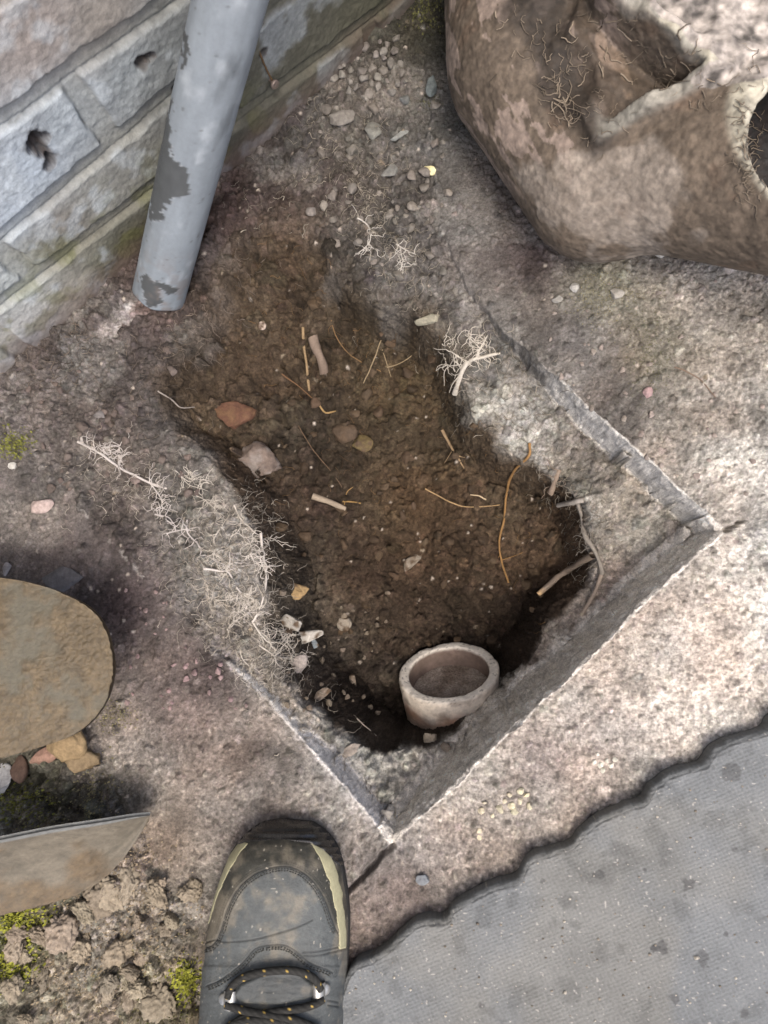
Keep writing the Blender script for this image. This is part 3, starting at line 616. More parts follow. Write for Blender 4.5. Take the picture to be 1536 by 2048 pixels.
# ------------------------------------------------------------------ broken clay gully (top right)
g0 = P(1066, -260, .085); g1 = P(1075, 120, .078); g2 = P(1205, 362, .072)
b0 = P(1235, 330, .085); b1 = P(1620, 330, .150); b2 = P(1900, 330, .19)
Rm = [P(1195, 262, .150), P(1330, 190, .178), P(1462, 108, .205), P(1338, 18, .205), P(1225, -70, .205), P(1120, -160, .15), P(1110, 60, .135), P(1130, 180, .135)]
rp = [tuple(p[:2]) for p in Rm]
def rimz(x, y):
    num = 0; den = 0
    for p in Rm:
        w = 1/((x-p[0])**2+(y-p[1])**2+1e-4)**1.5; num = num+w*p[2]; den = den+w
    return num/den
lipm = P(1570, 315, .197); mn = np.array([.10, .0, .99]); mn /= np.linalg.norm(mn)
def gully(G):
    arm = np.minimum(capsule(G, g0, g1, .080, .078), capsule(G, g1, g2, .078, .066))
    B = np.minimum(capsule(G, b0, b1, .062, .078), capsule(G, b1, b2, .078, .080))
    d = smin(arm, B, .02)
    sd = -sdist(G[:, :, 0, 0], G[:, :, 0, 1], rp)[:, :, None]+0*G[..., 2]
    rz = rimz(G[:, :, :1, 0], G[:, :, :1, 1])
    box = np.maximum(sd-.005, G[..., 2]-rz); d = smin(d, box, .012)
    xa, xb = P(1110, 60, .15)[0], P(1440, 100, .2)[0]; tt = np.clip((G[:, :, :1, 0]-xa)/(xb-xa), 0, 1); fl = .162-.012*sm(0, .6, tt)+.02*np.maximum(0, tt-.6)+.006*fbm(G[:, :, :1, :2], 40, 4, 614)
    cav = np.maximum(sd+.006, fl-G[..., 2]); d = np.maximum(d, -cav)
    # mortar crust beyond the rim
    cr = [P(1338, 18, .2)[:2], P(1462, 108, .2)[:2], P(1560, 60, .2)[:2], P(1700, -100, .2)[:2], P(1400, -250, .2)[:2], P(1200, -120, .2)[:2]]
    sd2 = -sdist(G[:, :, 0, 0], G[:, :, 0, 1], cr)[:, :, None]
    d = smin(d, np.maximum(sd2-.004, G[..., 2]-.192-.006*fbm(G[:, :, :1, :2], 40, 3, 611)), .006)
    cut = (G-lipm) @ mn-.012*fbm(G[:, :, :1, :2], 28, 4, 601)
    near = np.linalg.norm(G-lipm, axis=-1)
    hol = np.minimum(capsule(G, P(1560, 330, .145), b1, .058, .064), capsule(G, b1, b2+(b2-b1), .064, .066)); hol = smin(hol, capsule(G, b1, lipm+mn*.08, .045, .052), .01)
    mouthcut = np.maximum(-cut, near-.14)
    d = np.maximum(d, -np.where(mouthcut < 1, np.maximum(-cut, -1), 1)*1.0) if False else np.maximum(d, np.where(near < .15, cut, -1))
    d = np.maximum(d, -hol)
    return np.maximum(d, -G[..., 2]+.002)
lo_ = np.array([-.03, .20, .0]); hi_ = np.array([.50, .80, .25])
gv, gq = sdf_mesh(gully, lo_, hi_, .0024)
def subdiv(v, q):
    e = np.sort(np.stack([q, np.roll(q, -1, 1)], -1).reshape(-1, 2), 1); ue, inv = np.unique(e[:, 0]*len(v)+e[:, 1], return_inverse=True); inv = inv.reshape(-1, 4)
    mid = (v[ue//len(v)]+v[ue % len(v)])/2; fcn = v[q].mean(1); n = len(v); m = inv+n; c = (n+len(mid)+np.arange(len(q)))[:, None]
    f = np.concatenate([np.stack([q[:, k], m[:, k], c[:, 0], m[:, k-1]], 1) for k in range(4)]); return np.concatenate([v, mid, fcn]), f
gv, gq = subdiv(gv, gq)
gn = normals(gv, gq)
wear = fbm(gv, 30, 4, 602); cak = np.maximum(0, fbm(gv, 60, 4, 620)+.1)*np.abs(fbm(gv, 190, 3, 621)); gv2 = gv+gn*(.0009*fbm(gv, 45, 4, 603)+.0006*fbm(gv, 220, 3, 604)++.0018*cak*sm(440, 300, proj(gv)[1]))[:, None]
gu, gvv = proj(gv)
dirA = (g2-g1)/np.linalg.norm(g2-g1); al = gv @ dirA; str_ = np.stack([al*.35, gv @ np.cross(dirA, [0, 0, 1]), gv[:, 2]], -1)
st = fbm(str_, 62, 5, 605)
gc = lin((96, 84, 70))*(1+.25*wear+.3*fbm(gv, 160, 4, 606)+.25*fbm(gv, 420, 3, 616))[:, None]
ru = sm(.25, .5, fbm(gv, 38, 4, 607))[:, None]*.35; gc = gc*(1-ru)+lin((98, 74, 54))*ru
pk = sm(.08, .13, st+.25*fbm(gv, 110, 3, 617))*sm(1300, 1200, gu+.2*gvv)*sm(420, 330, gvv); gc = gc*(1-pk[:, None])+lin((134, 118, 106))*(1+.1*wear)[:, None]*pk[:, None]
dz = sdist(gu, gvv, [(1050, 330), (1060, 420), (1180, 515), (1300, 505), (1375, 455), (1380, 340), (1300, 290), (1200, 280), (1110, 290)])
pg_ = sm(-12, 14, dz+75*fbm(gv, 32, 5, 608))*(.75+.5*fbm(gv, 120, 4, 618)); gc = gc*(1-.85*pg_[:, None])+lin((146, 136, 124))*(1+.16*fbm(gv, 70, 4, 609))[:, None]*.85*pg_[:, None]
sb = sm(-20, 25, sdist(gu, gvv, [(1000, -80), (1020, 60), (1070, 180), (1130, 270), (1190, 320), (1250, 290), (1230, 230), (1150, 120), (1130, -80)])+40*fbm(gv, 34, 4, 610)); gc = gc*(1-.88*sb[:, None])+lin((46, 40, 34))*(1+.5*fbm(gv, 120, 4, 612))[:, None]*.88*sb[:, None]
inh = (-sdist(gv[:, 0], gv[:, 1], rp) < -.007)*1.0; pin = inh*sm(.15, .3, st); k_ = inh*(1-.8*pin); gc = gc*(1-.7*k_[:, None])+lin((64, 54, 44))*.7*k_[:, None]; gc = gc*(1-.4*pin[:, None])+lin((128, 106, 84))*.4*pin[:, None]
rd = np.abs(-sdist(gv[:, 0], gv[:, 1], rp)); rz_ = rimz(gv[:, 0], gv[:, 1]); rimk = sm(.009, .003, rd)*sm(.012, .004, np.abs(gv[:, 2]-rz_))*sm(1180, 1230, gu)
gc = gc*(1-.75*rimk[:, None])+lin((150, 150, 140))*.75*rimk[:, None]
crk = sm(.184, .190, gv[:, 2])*(gu > 1300)*(gvv < gu*.0+170-(gu-1462)*.2)*(-sdist(gv[:, 0], gv[:, 1], rp) > -.002); spk = fbm(gv, 120, 4, 613)*1.8
gc = np.where(crk[:, None] > .5, lin((150, 143, 136))*(1+.8*np.clip(spk, -1, .5))[:, None], gc)
ml_ = np.abs((gv-lipm) @ mn); mk = sm(.009, .003, ml_)*(np.linalg.norm(gv-lipm, axis=1) < .13)*(1-crk); gc = gc*(1-mk[:, None])+lin((164, 160, 142))*(1+.3*spk)[:, None]*mk[:, None]
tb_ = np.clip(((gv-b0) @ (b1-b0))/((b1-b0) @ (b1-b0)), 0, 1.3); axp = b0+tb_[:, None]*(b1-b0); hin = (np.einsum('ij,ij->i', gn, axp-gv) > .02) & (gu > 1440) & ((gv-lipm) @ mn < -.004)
gc = np.where(hin[:, None], lin((30, 25, 22)), gc)  # inside of the mouth painted near-black for its shade
gc = desat(gc, .74)*np.array([1.02, 1.0, .97])*(.98+.5*fbm(gv, 260, 3, 630)[:, None]+.25*fbm(gv, 90, 3, 631)[:, None])
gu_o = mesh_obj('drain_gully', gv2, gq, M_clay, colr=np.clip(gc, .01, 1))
tag(gu_o, 'mud-caked old clay drain gully with a broken mouth, lying at the upper right', 'drain gully')

# ------------------------------------------------------------------ scalloped tile at the lower right
TE = [(560, 2110, 0), (640, 2040, 0), (680, 1996, 0), (700, 1950, 0), (722, 1932, 0), (752, 1924, 0), (797, 1885, 0), (842, 1851, 0), (892, 1846, 0), (908, 1824, 0), (935, 1806, 0), (992, 1779, 0), (1037, 1765, 0), (1056, 1735, 0), (1080, 1717, 0), (1142, 1701, 0), (1165, 1676, 0), (1193, 1651, 0),
      (1240, 1626, 0), (1290, 1610, 0), (1308, 1584, 0), (1335, 1560, 0), (1372, 1545, 0), (1410, 1537, 0), (1427, 1511, 0), (1460, 1489, 0), (1536, 1467, 0), (1556, 1440, 0), (1620, 1405, 0), (1700, 1370, 0), (1800, 1310, 0)]
TZ = .021
te = smooth_poly([P(u, v, TZ) for u, v, _ in TE], 26, False)
far0 = P(700, 2450, TZ); far1 = P(2050, 1800, TZ); ne_ = len(te); nt_ = 300
fw = far0+(far1-far0)*np.linspace(0, 1, ne_)[:, None]
te[:, :2] += .0011*np.stack([fbm(te[:, :2], 120, 4, 701), fbm(te[:, :2], 120, 4, 702)], -1)
tq = np.linspace(0, 1, nt_)**1.25
TV = te[:, None]+(fw-te)[:, None]*tq[None, :, None]
T2 = TV[..., :2]; edge = np.linalg.norm(TV-te[:, None], axis=-1)
tdir = np.array([P(1500, 1800, 0)[0]-P(1000, 2000, 0)[0], P(1500, 1800, 0)[1]-P(1000, 2000, 0)[1]]); tdir /= np.linalg.norm(tdir); tper = np.array([-tdir[1], tdir[0]])
ca = T2 @ tdir; cb = T2 @ tper
TV[..., 2] = TZ+.0010*fbm(T2, 12, 3, 703)+.0004*fbm(T2, 90, 4, 704)-.0012*sm(.002, 0, edge)+.0022*sm(.012, .001, edge)*fbm(T2, 110, 4, 705)
sidez = np.array([0.0, -.002, -.006, -.009, -.014, -.019, -.026])
side_ = np.stack([te+np.array([0, 0, dz_])-np.array([tper[0], tper[1], 0])*(-.0015*(i > 0)-.0022*math.sin(i/6*math.pi)) for i, dz_ in enumerate(sidez)], 1)
side_[:, 0, 2] = TV[:, 0, 2]
allT = np.concatenate([side_[:, ::-1][:, :-1], TV], 1); nn2 = allT.shape[1]
tcol = lin((106, 109, 110))*(1+.12*fbm(allT[..., :2], 14, 4, 706)+.07*fbm(allT[..., :2], 90, 4, 707))[..., None]
warm = sm(.0, .4, fbm(allT[..., :2], 9, 3, 708))[..., None]*.35; tcol = tcol*(1-warm)+lin((118, 115, 106))*warm
for (u, v, r, k) in [(1466, 1543, .010, .5), (1200, 1748, .005, .5), (1085, 1762, .003, .5), (1378, 1770, .006, .6), (1322, 1893, .006, .6), (1405, 1918, .007, .5), (965, 2012, .003, .6), (1487, 2024, .004, .6), (1130, 1805, .007, .35), (1350, 1998, .004, .5), (1312, 1895, .003, .6), (1452, 1868, .0025, .6), (1240, 1700, .012, .2), (1290, 1740, .002, .6), (1470, 1700, .0025, .5)]:
    q = P(u, v, TZ); dd = np.hypot(allT[..., 0]-q[0], allT[..., 1]-q[1])*(1+.7*fbm(allT[..., :2], 220, 3, 709)); m_ = (k*sm(r, r*.6, dd))[..., None]; tcol = tcol*(1-m_)+lin((66, 66, 66))*m_
tcol = tcol*(1+.16*fbm(allT[..., :2], 30, 5, 713))[..., None]*(1-.18*sm(.2, .5, fbm(allT[..., :2], 55, 5, 714)))[..., None]
tsp = sm(.86, .93, vn(allT[..., :2]*480, 711))[..., None]*.5; tcol = tcol*(1-tsp)+lin((186, 182, 174))*tsp
sdk = np.ones((1, nn2, 1)); sdk[:, :7] = .8; tcol = tcol*sdk  # side faces darkened; their shade is put into the colour
tsd = lin((92, 90, 84)); 
def weave(t, b):
    tc = t.nodes.new('ShaderNodeTexCoord'); mp = t.nodes.new('ShaderNodeMapping'); mp.vector_type = 'POINT'
    mp.inputs['Rotation'].default_value = (0, 0, -math.atan2(tdir[1], tdir[0])); t.links.new(tc.outputs['Object'], mp.inputs[0])
    nz_ = t.nodes.new('ShaderNodeTexNoise'); nz_.inputs['Scale'].default_value = 40; t.links.new(tc.outputs['Object'], nz_.inputs['Vector'])
    ad = t.nodes.new('ShaderNodeVectorMath'); ad.operation = 'MULTIPLY_ADD'; ad.inputs[1].default_value = (.0022,)*3
    t.links.new(nz_.outputs['Color'], ad.inputs[0]); t.links.new(mp.outputs[0], ad.inputs[2])
    sx = t.nodes.new('ShaderNodeSeparateXYZ'); t.links.new(ad.outputs[0], sx.inputs[0]); outs = []
    for k, o in enumerate(('X', 'Y')):
        m = t.nodes.new('ShaderNodeMath'); m.operation = 'MULTIPLY'; m.inputs[1].default_value = 2*math.pi/(.0036 if k == 0 else .0030); t.links.new(sx.outputs[o], m.inputs[0])
        s = t.nodes.new('ShaderNodeMath'); s.operation = 'SINE'; t.links.new(m.outputs[0], s.inputs[0]); outs.append(s)
    mu = t.nodes.new('ShaderNodeMath'); mu.operation = 'ADD'; t.links.new(outs[0].outputs[0], mu.inputs[0]); t.links.new(outs[1].outputs[0], mu.inputs[1])
    n4 = t.nodes.new('ShaderNodeTexNoise'); n4.inputs['Scale'].default_value = 14; n4.inputs['Detail'].default_value = 3; t.links.new(tc.outputs['Object'], n4.inputs['Vector'])
    mk = t.nodes.new('ShaderNodeMapRange'); mk.inputs[1].default_value = .35; mk.inputs[2].default_value = .6; t.links.new(n4.outputs[0], mk.inputs[0])
    m2 = t.nodes.new('ShaderNodeMath'); m2.operation = 'MULTIPLY'; t.links.new(mu.outputs[0], m2.inputs[0]); t.links.new(mk.outputs[0], m2.inputs[1])
    bp0 = [n for n in t.nodes if n.bl_idname == 'ShaderNodeBump'][0]; bp = t.nodes.new('ShaderNodeBump'); bp.inputs['Strength'].default_value = .22; bp.inputs['Distance'].default_value = .0006
    t.links.new(m2.outputs[0], bp.inputs['Height']); t.links.new(bp0.outputs[0], bp.inputs['Normal']); t.links.new(bp.outputs[0], b.inputs['Normal'])
_weave = weave
def weave(t, b):
    _weave(t, b)
    add = [n for n in t.nodes if n.bl_idname == 'ShaderNodeMath' and n.operation == 'ADD'][0]; src = b.inputs['Base Color'].links[0].from_socket
    mr = t.nodes.new('ShaderNodeMapRange'); mr.inputs[1].default_value = -2; mr.inputs[2].default_value = 2; mr.inputs[3].default_value = .93; mr.inputs[4].default_value = 1.07; t.links.new(add.outputs[0], mr.inputs[0])
    sc = t.nodes.new('ShaderNodeVectorMath'); sc.operation = 'SCALE'; t.links.new(src, sc.inputs[0]); t.links.new(mr.outputs[0], sc.inputs['Scale']); t.links.new(sc.outputs[0], b.inputs['Base Color'])
M_tile = mat('woven_tile', rough=.88, bump=.45, bscale=1400, bscale2=420, spec=.25, var=.16, vscale=420, extra=weave)
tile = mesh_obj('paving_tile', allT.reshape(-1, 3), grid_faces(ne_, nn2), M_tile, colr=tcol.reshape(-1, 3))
tag(tile, 'thick grey tile with a scalloped crumbling edge and fine woven surface', 'paving tile')
def icos(sub):
    import bmesh
    bm = bmesh.new(); bmesh.ops.create_icosphere(bm, subdivisions=sub, radius=1); bm.verts.ensure_lookup_table()
    v = np.array([x.co[:] for x in bm.verts]); f = np.array([[l.index for l in p.verts] for p in bm.faces]); bm.free(); return v, f
ICO = {k: icos(k) for k in (2, 3, 4, 5)}
def rock(size, seed, sub=4, facets=9, rough=.06, ang=0.0):
    facets = facets*2; lo_f = .42 if facets > 12 else .6
    g = np.random.default_rng(seed); v, f = ICO[sub]; v = v.copy()
    for _ in range(facets):
        n = g.normal(size=3); n /= np.linalg.norm(n); o = g.uniform(lo_f, .82); d = v @ n-o; v = v-np.maximum(d, 0)[:, None]*n*.94
    v = v*(1.18+rough*1.4*fbm(v, 1.7, 4, seed)+rough*1.1*fbm(v, 6, 3, seed+3)+.02*fbm(v, 16, 2, seed+4))[:, None]
    v = v*np.array(size)/2
    t = g.uniform(-.25, .25, 2); c, s = math.cos(ang), math.sin(ang)
    v = v @ np.array([[1, 0, t[0]], [0, 1, t[1]], [-t[0], -t[1], 1]]).T; v = v @ np.array([[c, -s, 0], [s, c, 0], [0, 0, 1]]).T
    return v, f
def stone(name, u, v, w, hh, ang, colour, label, cat='stone', group=None, sub=4, thick=.6, sink=.25, facets=9, rough=.06, seed=None, mott=.25, lift=0, dust=None):
    p = hit(u, v); sc = abs((H-p[2])/ray(u, v)[2])*1.0/F; sx, sy = w*sc*1.05, hh*sc*1.05; sz = min(sx, sy)*thick+.3*abs(sx-sy)*.2
    seed = seed if seed is not None else int(u*7+v*13) % 9999
    vv, f = rock((sx, sy, sz), seed, sub, facets, rough, math.radians(-ang))
    c = lin(colour)*(1+mott*fbm(vv, 160, 4, seed+5)+mott*.5*fbm(vv, 500, 3, seed+6))[:, None]
    if dust is None and inside(np.array(u), np.array(v), [(q[0], q[1]) for q in LIP]): dust = (78, 64, 50)
    if dust is not None: k = sm(-.1, .35, fbm(vv, 130, 4, seed+8))[:, None]; c = c*(1-k)+lin(dust)*k
    o = mesh_obj(name, vv, f, M_stone, colr=c); o.location = (p[0], p[1], p[2]+sz*(.5-sink)+lift)
    tag(o, label, cat, group); return o
for (u, v, w, hh, a, c, lb, kw) in [
    (470, 830, 80, 50, -15, (88, 62, 48), 'reddish brown brick lump on the dark soil at the left of the hole', dict(rough=.1, thick=.8, dust=(98, 74, 54))),
    (517, 926, 74, 60, 20, (104, 92, 84), 'crusty clod dusted white, below the reddish lump', dict(rough=.16, facets=5, thick=.9, mott=.5, dust=(124, 116, 110))),
    (596, 1184, 50, 34, 10, (140, 118, 84), 'ochre yellow stone above the pale chippings at the left of the pit', {}),
    (584, 1246, 62, 34, 10, (150, 146, 138), 'pale grey angular stone, upper one of the pair at the left of the pit', {}),
    (608, 1274, 66, 32, -15, (162, 158, 150), 'pale grey angular stone, lower one of the pair at the left of the pit', {}),
    (628, 1287, 26, 24, 0, (120, 128, 132), 'small bluish grey stone beside the pale pair', {}),
    (692, 1246, 38, 34, 50, (140, 132, 120), 'pointed pale stone lying alone left of the clay pipe', dict(facets=12, thick=.4)),
    (646, 1384, 44, 24, -35, (128, 116, 104), 'longish dusty stone at the lower left side of the pit', {}),
    (705, 1360, 22, 30, 0, (134, 122, 108), 'small upright stone left of the clay pipe', {}),
    (860, 342, 27, 18, 15, (212, 204, 160), 'cream yellow stone on dark gravelly soil beside the gully', dict(facets=5, mott=.1)),
    (85, 1012, 44, 25, -10, (166, 150, 144), 'pale pinkish rounded stone on the left slab', dict(facets=4)),
    (122, 1160, 88, 62, -10, (92, 90, 92), 'flat dark slate grey stone above the shovel blade', dict(thick=.35, sink=.4)),
    (16, 1137, 20, 30, 0, (132, 128, 128), 'small upright grey stone at the left edge above the shovel', {}),
    (27, 932, 18, 12, 0, (178, 176, 170), 'tiny whitish pebble beside the moss tuft at the left edge', dict(facets=3)),
    (525, 654, 15, 15, 0, (160, 146, 134), 'round pale pebble on the brown soil under the drainpipe end', dict(facets=3)),
    (724, 888, 38, 30, 10, (92, 80, 52), 'olive yellow rounded stone in the middle of the pit', dict(facets=4)),
    (690, 868, 44, 34, 0, (72, 60, 48), 'rounded brown clod touching the olive stone', dict(facets=3, rough=.1)),
    (826, 1122, 62, 22, -48, (128, 120, 108), 'flat slanting shard with a pale edge in the middle of the pit', dict(thick=.5, facets=14)),
    (858, 641, 48, 26, -15, (132, 128, 112), 'pale stone stuck in the upper right bank of the hole', {}),
    (148, 1478, 76, 56, 30, (132, 114, 86), 'ochre clod under the tip of the shovel blade, upper of two', dict(rough=.12, facets=4, lift=.01)),
    (168, 1518, 58, 46, 0, (122, 106, 82), 'ochre clod under the tip of the shovel blade, lower of two', dict(rough=.12, facets=4)),
    (4, 1566, 58, 66, 20, (176, 176, 176), 'big whitish stone at the left edge below the shovel blade', {}),
    (42, 1536, 28, 44, -20, (96, 78, 68), 'reddish brown stone beside the big whitish one', dict(facets=4)),
    (96, 1510, 62, 26, -30, (140, 112, 98), 'curved pinkish shard peeping out under the shovel blade', dict(thick=.4, facets=3)),
    (845, 1757, 22, 18, 0, (112, 116, 120), 'blue grey pebble on the concrete strip near the boot', dict(facets=4)),
    (1320, 507, 20, 17, 0, (176, 172, 162), 'whitish pebble just below the clay gully', dict(facets=4)),
    (1296, 787, 18, 20, 0, (156, 132, 130), 'pinkish pebble on the upper right slab', dict(facets=4)),
    (682, 238, 62, 36, -25, (120, 116, 110), 'long grey stone half buried below the gravel patch', {}),
    (745, 266, 34, 32, 0, (116, 116, 110), 'blocky grey stone below the gravel patch, middle of three', {}),
    (800, 272, 36, 16, -30, (124, 126, 122), 'small flat grey stone below the gravel patch, right of three', {}),
    (780, 345, 44, 24, -25, (112, 112, 108), 'grey stone among the white rootlets left of the cream stone', {}),
    (862, 172, 24, 46, 0, (108, 116, 116), 'blue grey stone wedged against the left side of the gully', {}),
    (812, 202, 26, 26, 0, (104, 106, 104), 'dark grey stone between the gravel patch and the gully', {}),
    (862, 1480, 30, 36, 10, (140, 130, 116), 'crumbly pale lump just below the clay pipe', dict(rough=.14)),
    (892, 1496, 28, 18, 20, (132, 122, 110), 'small flat lump at the foot of the clay pipe', dict(rough=.12)),
    (200, 830, 26, 20, 0, (104, 100, 98), 'grey pebble on the dark earth near the wall foot', {}),
    (1115, 600, 26, 22, 0, (128, 126, 120), 'grey stone on the gritty ground below the gully, left of the moss', {}),
    (1232, 590, 30, 24, 20, (150, 146, 138), 'pale angular stone on the gritty ground under the gully', {}),
    (1150, 575, 26, 20, 0, (160, 158, 152), 'whitish flake on the gritty ground under the gully', dict(facets=12)),
    (1460, 540, 26, 22, 0, (160, 152, 144), 'pale stone under the broken mouth of the gully', {}),
    (735, 455, 14, 22, 0, (116, 106, 96), 'narrow brown stone in the root tangle above the hole', {}),
    (700, 1500, 60, 22, -30, (140, 132, 124), 'long dusty lump on the ledge inside the near corner', dict(rough=.12, thick=.5)),
    (775, 1628, 34, 26, 0, (150, 146, 140), 'pale broken lump in the near corner of the cut', dict(rough=.14, facets=12)),
    (590, 1335, 60, 30, -50, (148, 140, 134), 'smooth dusty lump stuck in the left bank below the roots', dict(facets=3, rough=.06))]:
    stone('stone', u, v, w, hh, a, c, lb, **kw)
g = np.random.default_rng(11)
LM = [(897, 1340, 'clay pipe'), (470, 830, 'reddish brick lump'), (596, 1184, 'ochre stone'), (940, 730, 'thick white forked root'), (1010, 1020, 'long orange root'), (640, 712, 'grey bark stub'), (724, 888, 'olive stone'), (826, 1122, 'slanting shard'),
      (660, 1003, 'whitish root piece'), (1110, 1160, 'stout snapped root stub'), (318, 600, 'drainpipe end'), (860, 342, 'cream stone'), (1230, 500, 'clay gully'), (785, 1690, 'near corner of the cut'), (556, 1650, 'boot toe'), (228, 1320, 'shovel tip'),
      (845, 1757, 'blue grey pebble'), (517, 926, 'crusty white clod'), (606, 1260, 'pair of pale stones'), (1450, 1060, 'right corner of the cut'), (1390, 765, 'dry twig'), (1296, 787, 'pinkish pebble'), (742, 266, 'blocky grey trio'), (862, 172, 'wedged blue grey stone'), (692, 1246, 'pointed pale stone'), (290, 1640, 'lower blade tip'), (372, 1960, 'moss by the boot'), (45, 1850, 'bright moss patch'), (200, 1762, 'lower blade'), (120, 1950, 'left rubble hollow')]
DIRS = ['right of', 'above right of', 'above', 'above left of', 'left of', 'below left of', 'below', 'below right of']
def place_words(u, v):
    k = min(LM, key=lambda q: (q[0]-u)**2+(q[1]-v)**2); a = math.atan2(k[1]-v, u-k[0]); d = math.hypot(k[0]-u, k[1]-v)
    return ('close ' if d < 45 else 'well ' if d > 130 else '')+DIRS[int(round(a/(math.pi/4))) % 8]+' the '+k[2]
def cluster(pts, smin_, smax_, colour, label, group, cat='stone', jit=.12, near=True, crumb=False):
    proto = [rock((1, g.uniform(.6, .95), g.uniform(.5, .8)), 900+k, 5 if crumb else 3, 2 if crumb else 9, .30 if crumb else .07) for k in range(6)]
    for i, (u, v) in enumerate(pts):
        vv, f = proto[i % 6]; p = hit(u, v); s = g.uniform(smin_, smax_); a = g.uniform(0, 6.28); c, s_ = math.cos(a), math.sin(a)
        w = vv*s @ np.array([[c, -s_, 0], [s_, c, 0], [0, 0, 1]]).T
        if crumb: w = w*(1+.10*fbm(w, 260, 3, i)+.22*fbm(w+i, 90, 3, i+7))[:, None]
        cl = lin(colour)*g.uniform(1-jit*2, 1+jit*2)*(1+.25*fbm(w, 300, 3, i))[:, None]*(1+g.normal(0, .012, 3))
        o = mesh_obj(label[0], w, f, M_stone, colr=cl); o.location = (p[0], p[1], p[2]+s*.12); szw = ['tiny', 'small', 'larger'][min(2, int(3*(s-smin_)/(smax_-smin_+1e-9)))]
        tag(o, szw+' '+label[1]+' '+place_words(u, v) if near else label[1], cat, group)
gp = [(735, 95), (758, 88), (770, 100), (720, 122), (748, 112), (768, 118), (790, 108), (705, 140), (722, 148), (742, 138), (762, 140), (782, 132), (800, 128), (690, 128), (676, 140), (700, 165), (716, 172), (730, 160), (752, 158), (772, 165), (790, 152), (806, 148), (780, 185), (758, 182), (738, 185), (812, 160), (800, 172), (728, 196), (700, 184), (686, 155), (670, 158), (745, 172), (765, 150), (778, 92), (790, 82)]
cluster([(u+g.uniform(-4, 4), v+g.uniform(-4, 4)) for u, v in gp], .007, .0135, (118, 114, 108), ('gravel_stone', 'small grey angular stone in the gravel patch at the wall foot'), 'gravel at the wall foot', near=False)
cp_ = [(1008, 1600), (1022, 1612), (1018, 1590), (1040, 1602), (1052, 1590), (1030, 1622), (1058, 1612), (962, 1622), (985, 1632), (1000, 1618), (968, 1605), (958, 1662), (960, 1675), (1042, 1582)]
cluster(cp_, .0045, .0095, (190, 182, 158), ('stone_chip', 'cream stone chip in the loose cluster on the concrete strip'), 'cream chips on the concrete strip', near=False)
cp_ = [(1188, 1522), (1200, 1530), (1212, 1520), (1222, 1530), (1206, 1540), (1230, 1518), (1194, 1508)]
cluster(cp_, .003, .0065, (196, 194, 182), ('stone_chip', 'tiny whitish chip in the cluster nearer the scalloped tile'), 'whitish chips near the tile', near=False)
pp_ = [(g.uniform(250, 520), g.uniform(1180, 1420)) for _ in range(60)]; pp_ = [q for q in pp_ if not (q[0] > 330+.9*(q[1]-1180))][:34]
cluster(pp_, .003, .0085, (128, 110, 108), ('pebble', 'purplish pebble on the left slab'), 'pebbles on the left slab')
pp_ = [(g.uniform(560, 1120), g.uniform(600, 1300)) for _ in range(400)]; li = [(q[0], q[1]) for q in LIP]
pp_ = [q for q in pp_ if inside(np.array(q[0]), np.array(q[1]), li)][:90]
cluster(pp_, .005, .017, (68, 56, 43), ('soil_clod', 'brown earth clod in the hole'), 'loose clods in the hole', 'clod', jit=.18)
pp_ = [(g.uniform(1000, 1530), g.uniform(560, 1000)) for _ in range(300)]; cpoly = CUT
pp_ = [q for q in pp_ if not inside(np.array(q[0]), np.array(q[1]), cpoly) and q[0] > 1100-.0*q[1]][:45]
cluster(pp_, .0025, .0075, (136, 126, 118), ('pebble', 'grey pebble, upper right slab,'), 'pebbles on the upper right slab')
pp_ = [(g.uniform(560, 780), g.uniform(1180, 1430)) for _ in range(60)]
cluster(pp_[:46], .003, .009, (112, 102, 90), ('stone_chip', 'dusty chip in the hole'), 'chips left of the clay pipe')

pp_ = [(g.uniform(620, 900), g.uniform(210, 560)) for _ in range(120)]; pp_ = [q for q in pp_ if q[0] > 560+(420-q[1])*.15 and not inside(np.array(q[0]), np.array(q[1]), li) and q[0]-.0*q[1] < 905-(300-min(q[1], 300))*.1 and q[1] > 860-q[0]][:56]
cluster(pp_, .004, .015, (112, 107, 100), ('stone', 'grey stone in the earth'), 'grey stones in the earth above the hole')
pp_ = [(g.uniform(40, 400), g.uniform(690, 1000)) for _ in range(80)]; pp_ = [q for q in pp_ if q[1] > 800-q[0]*.6 and not inside(np.array(q[0]), np.array(q[1]), li)][:36]
cluster(pp_, .004, .013, (96, 86, 80), ('soil_clod', 'grey brown clod on the dark earth'), 'clods on the earth at the wall foot', 'clod', jit=.15)
pp_ = [(g.uniform(10, 390), g.uniform(1700, 2040)) for _ in range(46)]; pp_ = [q for q in pp_ if q[1] > 1850-q[0]*.35][:52]
cluster(pp_, .008, .030, (132, 122, 106), ('rubble_lump', 'crumbly lump'), 'crumbly lumps left of the boot', 'lump', jit=.12, crumb=True)
ms_ = []
for i_ in range(230):
    k_ = g.integers(8, ne_-8), g.integers(10, nt_-20); p_ = allT[k_[0], k_[1]+6]; s_ = g.uniform(.0004, .0011)*(2 if g.random() < .04 else 1); v_, f_ = ICO[2]; w_ = v_*s_*np.array([1, g.uniform(.6, 1), .6])*(1+.25*g.normal(size=(len(v_), 1)))
    ms_.append((w_+p_+np.array([0, 0, s_*.3]), f_, np.tile(lin([(170, 164, 152), (108, 100, 90), (132, 124, 112)][g.integers(0, 3)]), (len(v_), 1))))
V_, F_, c_ = join(ms_); tag(mesh_obj('grit', V_, F_, M_stone, colr=c_), 'fine grit scattered over the grey tile', 'grit', kind='stuff')
